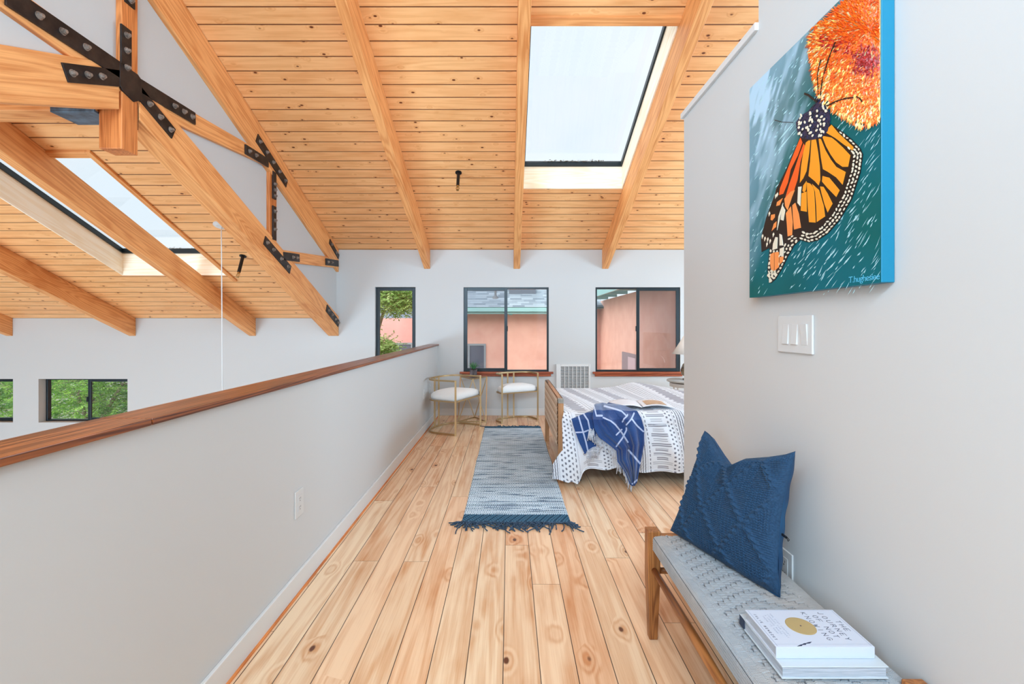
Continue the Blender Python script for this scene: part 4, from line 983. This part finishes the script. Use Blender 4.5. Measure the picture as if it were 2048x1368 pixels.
# ================================================================ bed
bed = thing('bed', 'bed with a woven strap footboard and white mattress, standing in the alcove', 'bed', (1.4, 4.28, 0))
fx0, fx1 = .384, .424
ropem = noisy('woven_strap', srgb(206, 184, 164), srgb(172, 146, 124), rough=.9, sc=90, bump=.5)
for y0, y1 in ((3.60, 3.642), (4.89, 4.932)):
    mb = MB(); mb.box(fx0, fx1, y0, y1, 0, .615, 'z'); mb.box(fx0, fx1, y0, y1, .6155, .618, 'z'); p = mb.build('post', M['foot_wood'], bed, bevel=.003)
    mb = MB(); mb.box(fx0-.001, fx1+.001, y0-.001, y1+.001, .618, .652, 'z'); mb.build('post_cap', noisy('grey_metal_cap', srgb(170, 166, 156), srgb(140, 136, 128), rough=.4, metal=.3, sc=20, bump=0), p)
mb = MB(); mb.box(fx0+.004, fx1-.004, 3.642, 4.89, .630, .650, 'y'); mb.box(fx0+.004, fx1-.004, 3.642, 4.89, .255, .28, 'y'); mb.build('rail', M['foot_wood'], bed, bevel=.003)
Yw, Zw = np.meshgrid(np.linspace(3.642, 4.89, 420), np.linspace(.262, .648, 130), indexing='ij')
cw = .042; a_ = (Yw+Zw*.62)/cw; b_ = (Yw-Zw*.62)/cw; ov = np.mod(np.floor(a_)+np.floor(b_), 2) < 1
hgt = np.where(ov, np.sin(np.pi*np.mod(a_, 1)), np.sin(np.pi*np.mod(b_, 1)))*.005*np.clip(np.minimum(Zw-.262, .648-Zw)/.02, 0, 1)
pc = np.where((ov ^ (np.mod(np.floor(a_*4), 4) < 1))[..., None], np.array(srgb(214, 192, 170)[:3]), np.array(srgb(176, 148, 124)[:3]))
for sgn, xx in ((-1, fx0-.002), (1, fx1+.002)):
    grid('woven_panel', np.stack([xx+sgn*hgt, Yw, Zw], -1), colmat('woven_panel_strap', .9, bumpscale=260), bed, pc)
mb = MB(); mb.box(fx1+.006, 2.62, 3.62, 4.93, .17, .30); mb.build('frame', M['black_metal'], bed, bevel=.01)
for x, y in ((.56, 3.66), (.56, 4.86), (1.5, 4.2), (2.5, 3.66), (2.5, 4.86)): mb = MB(); mb.tube([(x, y, 0), (x, y, .2)], .012, 12); mb.build('leg', M['black_metal'], bed)
sheet = mat('white_sheet', (.80, .82, .85, 1), .9, sheen=.3)
mb = MB(); mb.box(fx1+.02, 2.60, 3.60, 4.95, .30, .515); mb.build('mattress', sheet, bed, bevel=.04, smooth=True)
mb = MB(); mb.box(2.63, 2.70, 3.58, 4.96, 0, 1.1); mb.build('headboard', ropem, bed, bevel=.02)

# duvet: param a along the bed, b from far edge over the top and down the near side
na, nb = 560, 560
topL = 1.36; dropL = .40
A, B = np.meshgrid(np.linspace(0, 1, na), np.linspace(0, 1, nb), indexing='ij')
xl0, xr0 = .430, 2.25
s_ = B*(topL+dropL+.06)                        # path length from the far edge
r_ = .075
hang = np.clip(s_-topL, 0, None)
ang_ = np.clip((s_-(topL-.0))/r_, 0, np.pi/2); flat = np.clip(s_, 0, topL)
yfar = 4.972
drop = np.clip(s_-topL-r_*np.pi/2, 0, None)
Yd = yfar-flat-r_*np.sin(ang_); Zd = .535-r_*(1-np.cos(ang_))-drop
k = np.clip(drop/.32, 0, 1)
XL = xl0-.024*np.clip((s_-topL)/.08, 0, 1)-.075*np.clip((k-.50)/.28, 0, 1)**.8; 
Xd = XL+(xr0-XL)*A
nz = vnoise(Xd*3, Yd*3, 21); 
mound = .055*np.exp(-((Xd-1.33-.25*(4.95-Yd))/.16)**2)*np.clip((Yd-4.1)/.7, 0, 1)+.03*np.clip((Xd-1.2)/.4, 0, 1)*np.clip((Yd-4.1)/.6, 0, 1)
Zt = Zd+(mound+.012*nz+.006*np.sin(Xd*14+Yd*6)*nz)*np.clip((topL-s_)/.1+1, 0, 1)
fold = (.018*np.sin(Xd*11+1.5*np.sin(Xd*3))+.010*np.sin(Xd*27+drop*4))*k**.8+.028*np.exp(-((Xd-1.16-.13*k)/.05)**2)*np.clip(k+.4, 0, 1)
bulge = .035*np.sin(np.pi*np.clip(k, 0, 1))
Yt = Yd-fold*(drop > 0)*1.0-bulge-.045*np.clip((.55-Xd)/.2, 0, 1)*k
hem = .018*np.sin(Xd*9+1)+.012*np.sin(Xd*23)-.075*np.exp(-((Xd-.515)/.035)**2)-.055*np.clip((.50-Xd)/.05, 0, 1)
Zt = Zt+hem*k**2
# colours of the woven pattern, laid out in cloth coordinates
def duvet_cols(a, b):
    """a: metres along the bed, b: metres across"""
    c = np.ones(a.shape+(3,))*np.array(srgb(222, 227, 235)[:3]); dark = np.array(srgb(78, 80, 98)[:3]); gray = np.array(srgb(150, 150, 166)[:3])
    m = np.mod(a, 1.02)
    def put(mask, col, al=1.0): c[mask] = c[mask]*(1-al)+col*al
    def comb(x0, x1):
        P_ = .034; q = np.mod(b/P_, 1); i2 = np.floor(b/P_).astype(int); o_ = .020*np.mod(i2, 2)+.012*(hash1(i2, 5)-.5)
        on = (m > x0+.018-o_) & (m < x1-.018+o_)
        put(on & (b < topL-.05), gray, .62)
        put(on & ((np.abs(q-.25) < .075) | (np.abs(q-.62) < .075)), dark, .85)
    def lines(x0, n=4, dx=.022):
        for i in range(n): put(np.abs(m-x0-i*dx) < .0034, dark, .9)
    def thin(x0): put(np.abs(m-x0) < .0016, gray, .7)
    def dashl(x0): put((np.abs(m-x0) < .0035) & (np.mod(b/.03, 1) < .6), dark, .9)
    def dots(x0, x1):
        ii = np.floor((m-x0)/.026); u_ = np.mod((m-x0)/.026, 1)-.5; v_ = np.mod(b/.030+.5*np.mod(ii, 2), 1)-.5
        put((m > x0) & (m < x1) & ((u_*1.0)**2+(v_*1.3)**2 < .085), dark, .88)
    def ladder(x0, x1):
        q = np.mod(b/.052, 1); st_ = .018*np.mod(np.floor(b/.052), 2)
        put((m > x0+st_) & (m < x1-.012+st_) & ((np.abs(q-.3) < .07) | (np.abs(q-.62) < .07)), dark, .8)
    comb(-.02, .11); comb(1.0, 1.13); dots(.125, .19); thin(.205); comb(.23, .34); thin(.36); dashl(.375); lines(.395, 4, .020); thin(.475); dashl(.495); comb(.52, .645); dots(.655, .70); thin(.712); dashl(.725); lines(.745, 4, .018); thin(.815); dots(.83, .925); dashl(.945); thin(.965)
    return c
cloth_b = s_; cloth_a = Xd-.33-.20*(s_/topL)+1.02
dcol = duvet_cols(cloth_a, cloth_b)
# right boundary: the duvet is folded back towards the head, on a slant
keepx = 1.50+(4.95-Yt)*.55
P = np.stack([np.minimum(Xd, np.where(s_ < topL, keepx+.03*np.sin(Yd*9), 9)), Yt, Zt], -1)
dv_ = grid('duvet', P, colmat('duvet_cotton', .92, sheen=.2, bumpscale=260), None, dcol)
tag(dv_, 'white duvet with grey woven stripes and dots spread over the bed', 'duvet')
so = dv_.modifiers.new('thickness', 'SOLIDIFY'); so.thickness = .012; so.offset = -1

# ================================================================ blue throw
throw = thing('throw_blanket', 'crumpled navy throw blanket with white lattice lines and fringe over the bed edge', 'blanket', (1.0, 3.5, .5))
def interp(poly, n):
    q = np.array(poly, float); d_ = np.r_[0, np.cumsum(np.hypot(*np.diff(q, axis=0).T))]; s = np.linspace(0, d_[-1], n)
    return np.stack([np.interp(s, d_, q[:, 0]), np.interp(s, d_, q[:, 1])], -1)
YS = 3.435
def surf(x, y, off=0.0):
    """image-traced cloth points put on the bed: above the edge line on the mattress top, below it on the side"""
    ztop = .565
    ye = CY+(H-ztop)*F/(YS+.06)
    top = y < ye
    Yt_ = np.where(top, F*(H-ztop)/np.maximum(y-CY, 1), YS+.06-np.clip((y-ye)/14, 0, 1)*.06)-off
    w_ = np.clip((y-ye+6)/14, 0, 1); Yt_ = Yt_+off-off*w_
    return np.stack([(x-CX)*(Yt_+off*w_*0)/F, Yt_, H-(y-CY)*Yt_/F+off*(1-w_)], -1)
def cloth(name, left, right, foldf, pat, n=230, m_=200):
    L_ = interp(left, n); R_ = interp(right, n); q = np.linspace(0, 1, m_)[None, :, None]
    xy = L_[:, None, :]*(1-q)+R_[:, None, :]*q; v, u = np.meshgrid(np.linspace(0, 1, n), np.linspace(0, 1, m_), indexing='ij')
    P = surf(xy[..., 0], xy[..., 1], foldf(u, v)); c = pat(xy[..., 0], xy[..., 1], u, v)
    o = grid(name, P, thm, throw, c); s = o.modifiers.new('thickness', 'SOLIDIFY'); s.thickness = .006; s.offset = -1
    return o, P
thm = colmat('navy_wool', .95, sheen=.35, bumpscale=420)
def pat_lines(lines):
    def f(x, y, u, v):
        base = np.array(srgb(26, 46, 100)[:3]); b2 = np.array(srgb(44, 90, 150)[:3]); nz_ = vnoise(x*1.1, y*1.1, 31)[..., None]; big = vnoise(x*.05, y*.05, 32)[..., None]
        c = base*(1-nz_*.35)+b2*nz_*.35; c = c*(1-big*.4)+b2*big*.4
        for pl, wd in lines:
            for (xa, ya_), (xb, yb_) in zip(pl, pl[1:]):
                dx, dy = xb-xa, yb_-ya_; t_ = np.clip(((x-xa)*dx+(y-ya_)*dy)/(dx*dx+dy*dy), 0, 1)
                c[np.hypot(x-xa-t_*dx, y-ya_-t_*dy) < wd] = np.array(srgb(178, 192, 222)[:3])
        return c
    return f
q1 = lambda L: [(1090+x*.15351, 770+y*.15351) for x, y in L]       # from a close view
# left flap
cloth('throw_cloth', q1([(345, 440), (365, 520), (405, 640), (450, 760), (520, 900)]), q1([(700, 300), (690, 420), (670, 560), (660, 700), (665, 800)]),
      lambda u, v: .004+.010*np.sin(u*5+v*2)*v, pat_lines([(q1([(435, 400), (490, 590), (530, 730), (560, 860)]), 1.5), (q1([(505, 380), (560, 460), (590, 600)]), 1.5), (q1([(400, 618), (500, 615), (590, 580)]), 1.4)]))
# main drape
lat = [(q1([(760, 425), (860, 470), (920, 520), (1000, 620), (1080, 745)]), 1.5), (q1([(930, 800), (1010, 690), (1060, 590), (1060, 560)]), 1.5), (q1([(930, 650), (1000, 580)]), 1.4),
       (q1([(1090, 850), (1160, 930), (1245, 1030)]), 1.8), (q1([(1130, 440), (1200, 530), (1280, 605)]), 1.5), (q1([(1060, 520), (1120, 450), (1160, 380)]), 1.4), (q1([(770, 330), (900, 350), (1000, 370), (1050, 400)]), 1.1),
       (q1([(1140, 1290), (1200, 1235)]), 1.4), (q1([(640, 330), (670, 405), (745, 405)]), 1.2), (q1([(1010, 480), (1030, 440), (1075, 400)]), 1.4)]
def foldmain(u, v):
    top = np.clip(1-v*2.2, 0, 1)
    vs = np.clip((v-.12)/.15, 0, 1)
    fs = np.sin(u*17+v*2+1.0*np.sin(v*4)); fs = np.sign(fs)*np.abs(fs)**.7
    return .028+.034*vs*fs*(.45+.55*v)*np.clip(1-abs(u-.45)*.9, .2, 1)+.012*top*vnoise(u*7, v*9, 41)+.03*vs*np.exp(-((u-.16-.1*v)/.06)**2)-.02*np.exp(-((u-.40)/.04)**2)*v
tc, PT = cloth('throw_cloth', q1([(645, 300), (620, 400), (640, 560), (700, 680), (850, 790), (935, 860), (945, 1000), (1040, 1130), (1110, 1290), (1150, 1310)]),
      q1([(830, 287), (1040, 320), (1200, 360), (1250, 420), (1283, 560), (1285, 750), (1250, 950), (1215, 1120), (1190, 1260), (1155, 1312)]), foldmain, pat_lines(lat), 330, 300)
# fringe tassels
mb = MB(); random.seed(11)
frp = interp(q1([(655, 660), (720, 715), (800, 770), (880, 830), (935, 870), (940, 1000), (1000, 1080), (1060, 1160), (1100, 1260), (1130, 1310)]), 46)
for i, (x, y) in enumerate(frp):
    L = random.uniform(13, 24) if i < 30 else random.uniform(12, 18)
    dx = random.gauss(1.0, 1.5)-(2 if i > 34 else -1); p0 = surf(np.array(x+1.5), np.array(y-3), np.array(.03)); p1 = surf(np.array(x+dx*.4), np.array(y+L*.5), np.array(.034)); p2 = surf(np.array(x+dx), np.array(y+L), np.array(.030))
    mb.tube([p0, p1, p2], .0030, 5, rs=[.0019, .0021, .0032])
for i in range(9):
    x, y = q1([(575+i*8, 560+random.random()*40)])[0]; L = random.uniform(18, 27); mb.tube([surf(np.array(x), np.array(y), np.array(.03)), surf(np.array(x-2+i*.3), np.array(y+L*.6), np.array(.038)), surf(np.array(x-3+i*.8), np.array(y+L), np.array(.034))], .003, 5, rs=[.0025, .003, .0038])
for i in range(22):
    t_ = i/21; x, y = q1([(540+(700-540)*t_, 870-(70)*math.sin(t_*2.0))])[0]; L = random.uniform(16, 30); mb.tube([surf(np.array(x), np.array(y), np.array(.024)), surf(np.array(x+random.gauss(0, 1)), np.array(y+L), np.array(.026))], .0017, 5)
f_ = mb.build('fringe', noisy('pale_wool_fringe', srgb(206, 210, 216), srgb(160, 170, 188), sc=60, rough=.95), throw, smooth=True); f_['kind'] = 'stuff'

# open magazine on the duvet
t = thing('open_magazine', 'open magazine lying on the duvet behind the blue throw', 'magazine', (1.05, 3.86, .57))
def page(x0, x1, y0, y1, name, curl, mt_, zb_=.566):
    a, b = np.meshgrid(np.linspace(0, 1, 24), np.linspace(0, 1, 10), indexing='ij')
    z = zb_+.022*np.sin(np.pi*np.clip(a if curl > 0 else 1-a, 0, 1)*.9+.3)*1.0
    P = np.stack([x0+(x1-x0)*a+.03*b, y0+(y1-y0)*b-.02*a, z], -1)
    o = grid(name, P, mt_, t); s = o.modifiers.new('thickness', 'SOLIDIFY'); s.thickness = .004; s.offset = -1; return o
paper = mat('magazine_paper', srgb(226, 228, 234), .5)
page(.83, 1.055, 3.68, 3.98, 'left_page', -1, paper, .572); page(1.06, 1.305, 3.66, 3.96, 'right_page', 1, paper, .575)
a, b = np.meshgrid(np.linspace(.14, .80, 20), np.linspace(.12, .78, 8), indexing='ij')
z = .575+.022*np.sin(np.pi*a*.9+.3)+.0015
grid('printed_picture', np.stack([1.06+.245*a+.03*b, 3.66+.30*b-.02*a, z], -1), noisy('tan_picture', srgb(206, 174, 142), srgb(176, 140, 110), sc=30, bump=0), t)

# bedside table and lamp
t = thing('bedside_table', 'round grey topped bedside table with thin white frame, half hidden by the wall', 'table', (2.24, 5.80, 0))
mb = MB(); mb.lathe((2.24, 5.80, .52), [(.235, 0), (.25, .006), (.25, .020), (.24, .026)], 48); mb.build('table_top', mat('grey_stone_top', srgb(176, 178, 176), .35), t, smooth=False)
mb = MB(); mb.lathe((2.24, 5.80, .462), [(.215, 0), (.215, .045)], 48); mb.build('apron', M['trim'], t)
for a in (.6, 2.17, 3.74, 5.3): mb = MB(); mb.tube([(2.24+.2*math.cos(a), 5.80+.2*math.sin(a), 0), (2.24+.2*math.cos(a), 5.80+.2*math.sin(a), .50)], .009, 10); mb.build('leg', M['trim'], t)
t = thing('table_lamp', 'table lamp with white cone shade on the round bedside table', 'lamp', (2.24, 5.80, .546))
mb = MB(); seg = 48; v = []
for rr, z in ((.183, .872), (.035, 1.115)): v += [(2.24+rr*math.cos(2*math.pi*k/seg), 5.80+rr*math.sin(2*math.pi*k/seg), z) for k in range(seg)]
mb.add(v, [(k, (k+1) % seg, seg+(k+1) % seg, seg+k) for k in range(seg)]); sh = mb.build('lamp_shade', mat('linen_shade', (.86, .84, .80, 1), .9), t, smooth=True)
sh.data.materials[0].node_tree.nodes['Principled BSDF'].inputs['Transmission Weight'].default_value = 0.0
so = sh.modifiers.new('thickness', 'SOLIDIFY'); so.thickness = .003
mb = MB(); mb.lathe((2.24, 5.80, .547), [(.06, 0), (.06, .012), (.02, .02), (.075, .07), (.085, .12), (.06, .19), (.018, .235), (.012, .25), (.012, .36)], 36); mb.build('lamp_base', noisy('amber_glass', srgb(150, 128, 100), srgb(70, 60, 50), rough=.12, metal=.3, sc=12, bump=0), t, smooth=True)
mb = MB(); mb.lathe((2.24, 5.80, .93), [(.012, 0), (.03, .03), (.03, .05), (.01, .075)], 20); bmt = mat('lit_bulb', (1, 1, 1, 1)); bb = bmt.node_tree.nodes['Principled BSDF']; bb.inputs['Emission Color'].default_value = (1, .78, .5, 1); bb.inputs['Emission Strength'].default_value = 8; mb.build('bulb', bmt, t, smooth=True)

# ================================================================ outdoors
stucco = noisy('peach_stucco', srgb(238, 190, 174), srgb(230, 178, 162), sc=3, rough=.95, bump=.3)
tealm = mat('teal_fascia', srgb(146, 194, 196), .5)
def shingles():
    m = noisy('grey_shingles', srgb(150, 160, 168), srgb(120, 130, 138), sc=6, rough=.9); t = m.node_tree; n = N(t); b = t.nodes['Principled BSDF']
    g = n.sep(n.attr('gc')); r = n.m('DIVIDE', g[1], .15); i = n.m('FLOOR', r); xx = n.m('ADD', n.m('DIVIDE', g[0], .3), n.m('MULTIPLY', n.white(n.xyz(i, 1.1, 2.2)), 5)); j = n.m('FLOOR', xx)
    wv_ = n.white(n.xyz(i, j, .5)); c = n.mix(wv_, srgb(112, 128, 142), srgb(160, 176, 188)); gr = n.ss(n.m('FRACT', r), .16, .02); c = n.mix(gr, c, srgb(80, 88, 96)); t.links.new(c, b.inputs['Base Color']); return m
shg = shingles()
mb = MB(); mb.add([(-60, 6.5, -3.3), (60, 6.5, -3.3), (60, 80, -3.3), (-60, 80, -3.3)], [(0, 1, 2, 3)]); struct('ground', mb, noisy('yard_ground', srgb(150, 160, 130), srgb(130, 130, 118), sc=.8))
YA = 12.0
def rtail(mb_parent, x0, x1, y0, y1, z0, z1):
    mb = MB(); mb.box(x0, x1, y0, y1, z0, z1); mb.build('rafter_tail', tealm, mb_parent)
b1 = thing('neighbour_house', 'peach stucco neighbouring house seen through the sliding windows, with teal eaves', 'building', (1.5, YA, -3.3))
mb = MB(); mb.box(-1.9, 2.36, YA, YA+6, -3.3, 1.72); mb.build('wall', stucco, b1)
mb = MB(); mb.box(2.36, 9, 6.56, YA+6, -3.3, 1.86); mb.build('wing_wall', stucco, b1)
mb = MB(); mb.box(-2.4, 1.86, YA-.45, YA-.40, 1.52, 1.66); mb.box(-2.4, 1.86, YA-.52, YA-.45, 1.58, 1.68); mb.build('gutter', tealm, b1)
mb = MB(); mb.box(-2.4, 2.36, YA-.45, YA+.1, 1.66, 1.70); mb.build('soffit', tealm, b1)
for x in (-1.25, .0, 1.05, 2.0): rtail(b1, x, x+.09, YA-.4, YA, 1.50, 1.66)
mb = MB(); mb.add([(-2.4, YA-.5, 1.69), (2.4, YA-.5, 1.69), (2.4, YA+4.5, 3.6), (-2.4, YA+4.5, 3.6)], [(0, 1, 2, 3)], [(-2.4, 0, 0), (2.4, 0, 0), (2.4, 5.35, 0), (-2.4, 5.35, 0)])
mb.add([(-2.4, YA-.5, 1.66), (2.4, YA-.5, 1.66), (2.4, YA+4.5, 3.57), (-2.4, YA+4.5, 3.57)], [(3, 2, 1, 0)]); mb.build('roof', shg, b1)
mb = MB(); v_ = [(-.40, YA+.15, 1.93)]; mb.tube([(-.36, YA+.25, 1.95), (-.36, YA+.25, 2.25)], .03, 10); mb.tube([(-.36, YA+.25, 1.93), (-.36, YA+.25, 2.03)], .11, 12, rs=[.13, .03]); mb.build('vent_pipe', mat('grey_pipe', srgb(110, 116, 122), .6), b1)
mb = MB()
p = [(.0, YA+.55, 2.09), (.72, YA+.55, 2.09), (.72, YA+1.6, 2.49), (.0, YA+1.6, 2.49)]; mb.hexa(p+[(x, y, z+.14) for x, y, z in p]); mb.build('roof_skylight', mat('dark_roof_glass', srgb(90, 104, 120), .2), b1)
def hwin(parent, x0, x1, z0, z1, y):
    mb = MB(); f = .05; mb.box(x0, x1, y-.03, y+.02, z0, z0+f); mb.box(x0, x1, y-.03, y+.02, z1-f, z1); mb.box(x0, x0+f, y-.03, y+.02, z0+f, z1-f); mb.box(x1-f, x1, y-.03, y+.02, z0+f, z1-f); mb.box(x0+(x1-x0)*.28, x0+(x1-x0)*.28+f, y-.03, y+.02, z0+f, z1-f)
    w_ = mb.build('window', mat('grey_sash', srgb(150, 160, 168), .5), parent)
    mb = MB(); mb.box(x0+f, x1-f, y-.012, y, z0+f, z1-f); mb.build('pane', mat('dim_window_glass', srgb(100, 106, 122), .15), w_)
hwin(b1, -1.25, -.60, -.35, .76, YA)
# window in the wing wall, and a down pipe in the corner
mb = MB(); mb.box(2.33, 2.37, 8.45, 9.55, -.2, .69); w_ = mb.build('window', mat('purple_grey_frame', srgb(140, 130, 140), .5), b1)
mb = MB(); mb.box(2.325, 2.332, 8.52, 9.05, -.12, .62); mb.build('pane', mat('pale_blind', srgb(190, 176, 190), .3), w_)
mb = MB(); mb.tube([(1.98, YA-.35, 1.5), (2.12, YA-.2, 1.2), (2.2, YA-.08, 1.1), (2.2, YA-.08, -3.3)], .05, 10); mb.build('down_pipe', mat('peach_pipe', srgb(206, 140, 122), .6), b1, smooth=True)
mb = MB(); mb.box(1.84, 1.88, 6.9, YA-.4, 1.84, 1.99); mb.build('fascia', tealm, b1)
mb = MB(); mb.box(1.84, 2.6, 6.9, YA-.4, 1.99, 2.02); mb.build('soffit', tealm, b1)
for y in (7.4, 8.3, 9.2, 10.1, 11.0): rtail(b1, 1.88, 2.36, y, y+.09, 1.86, 1.99)
b2 = thing('neighbour_house', 'peach stucco house behind the tree in the narrow left window, upper storey blue grey', 'building', (-3.5, 13, -3.3))
mb = MB(); mb.box(-7, -2.5, 13, 18, -3.3, 1.44); mb.build('wall', noisy('pink_stucco', srgb(226, 170, 166), srgb(218, 160, 154), sc=3, rough=.95, bump=.3), b2)
mb = MB(); mb.box(-7, -2.5, 13.6, 18, 1.44, 2.45); mb.build('upper_wall', mat('blue_grey_siding', srgb(124, 148, 168), .8), b2)
hwin(b2, -3.3, -2.7, -.6, .75, 13)
# feathery trees
barkm = noisy('bark', srgb(150, 134, 120), srgb(110, 96, 84), sc=12, rough=.95)
def tree(label, base, top, blobs, nleaf, cols, seed, size=.06):
    rng = np.random.default_rng(seed); random.seed(seed)
    t = thing('leafy_tree', label, 'tree', base)
    mb = MB(); b0 = Vector(base); tp = Vector(top); mb.tube([b0, b0.lerp(tp, .5)+Vector((.1, 0, 0)), tp], .1, 8, rs=[.16, .11, .06])
    mb.build('trunk', barkm, t, smooth=True)
    V = []; Fc = []; MI = []; mbb = MB()
    for (cx_, cy2, cz_, rx, ry_, rz), share in blobs:
        mbb.tube([tp.lerp(b0, .3), Vector((cx_, cy2, cz_)).lerp(tp, .4)+Vector((0, 0, .15)), Vector((cx_, cy2, cz_))], .03, 6, rs=[.05, .03, .012])
        n = int(nleaf*share/14)
        for i in range(n):
            d_ = rng.normal(size=3); d_ /= np.linalg.norm(d_); r = rng.random()**.4
            c = np.array([cx_+d_[0]*rx*r, cy2+d_[1]*ry_*r, cz_+d_[2]*rz*r])
            a = rng.random()*6.28; di = np.array([math.cos(a), math.sin(a), rng.normal()*.35-.25]); di /= np.linalg.norm(di)
            sd = np.cross(di, [0, 0, 1]); sd /= np.linalg.norm(sd); L = size*6
            if i % 5 == 0: mbb.tube([c, c+di*L], .004, 4)
            mi = int(rng.integers(0, 3))
            for q in range(14):       # leaflets along a twig
                p = c+di*L*(q/14); s = sd*(1 if q % 2 else -1); s = s+di*.5+np.array([0, 0, rng.normal()*.3-.15]); s /= np.linalg.norm(s); w_ = np.cross(s, [rng.normal()*.5, rng.normal()*.5, 1]); w_ /= max(np.linalg.norm(w_), 1e-6)
                l = size*rng.uniform(.8, 1.6); o = len(V); V += [p, p+s*l*.5+w_*l*.2, p+s*l, p+s*l*.5-w_*l*.2]; Fc.append((o, o+1, o+2, o+3)); MI.append(mi)
    mbb.build('branches', barkm, t)
    me = bpy.data.meshes.new('foliage'); me.from_pydata([tuple(map(float, v)) for v in V], [], Fc)
    for c in cols: me.materials.append(c)
    me.polygons.foreach_set('material_index', MI); o = link('foliage', me, t); o['kind'] = 'stuff'
    return t
def leafm(name, c):
    m = mat(name, srgb(*c), .6); b = m.node_tree.nodes['Principled BSDF']; t = m.node_tree
    tr = t.nodes.new('ShaderNodeBsdfTranslucent'); tr.inputs[0].default_value = srgb(*c); mx = t.nodes.new('ShaderNodeMixShader'); mx.inputs[0].default_value = .4
    t.links.new(b.outputs[0], mx.inputs[1]); t.links.new(tr.outputs[0], mx.inputs[2]); t.links.new(mx.outputs[0], t.nodes['Material Output'].inputs[0]); return m
lg = [leafm('spring_leaf', (176, 212, 130)), leafm('mid_leaf', (140, 186, 104)), leafm('fresh_leaf', (200, 222, 150))]
lg2 = [leafm('bright_leaf', (160, 206, 96)), leafm('green_leaf', (124, 174, 76)), leafm('deep_leaf', (88, 138, 64))]
tree('pale green feathery tree outside the narrow left window', (-3.6, 9.6, -3.3), (-3.0, 9.4, .6), [((-2.58, 9.2, .55, .42, .5, .48), .38), ((-2.25, 9.4, 1.86, .8, .5, .34), .38), ((-3.6, 9.4, 1.4, .9, .9, 1.1), .24)], 32000, lg, 3, .058)
tree('dense green tree outside the low left window', (-9.6, 10.6, -3.3), (-9.4, 10.4, -.4), [((-9.7, 10.2, -.35, 1.6, .9, 1.1), .55), ((-8.2, 10.4, -.1, 1.1, .8, 1.0), .25), ((-9.2, 10.2, .9, 1.6, .9, .6), .2)], 26000, lg2, 4, .055)
tree('bright green tree outside the leftmost low window', (-14.2, 10.0, -3.3), (-13.8, 9.8, -.6), [((-13.6, 9.6, -.4, 1.3, .9, 1.2), .6), ((-13.4, 9.8, -2.0, 1.6, .8, 1.2), .4)], 16000, lg, 5, .055)
tree('tall background tree closing the view behind the low left windows', (-13.5, 16.5, -3.3), (-13.3, 16.4, .5), [((-14.5, 15.5, -.6, 3.6, 1.0, 2.0), .6), ((-18.5, 15.5, -.6, 3.0, 1.0, 2.2), .4)], 26000, lg2, 6, .10)
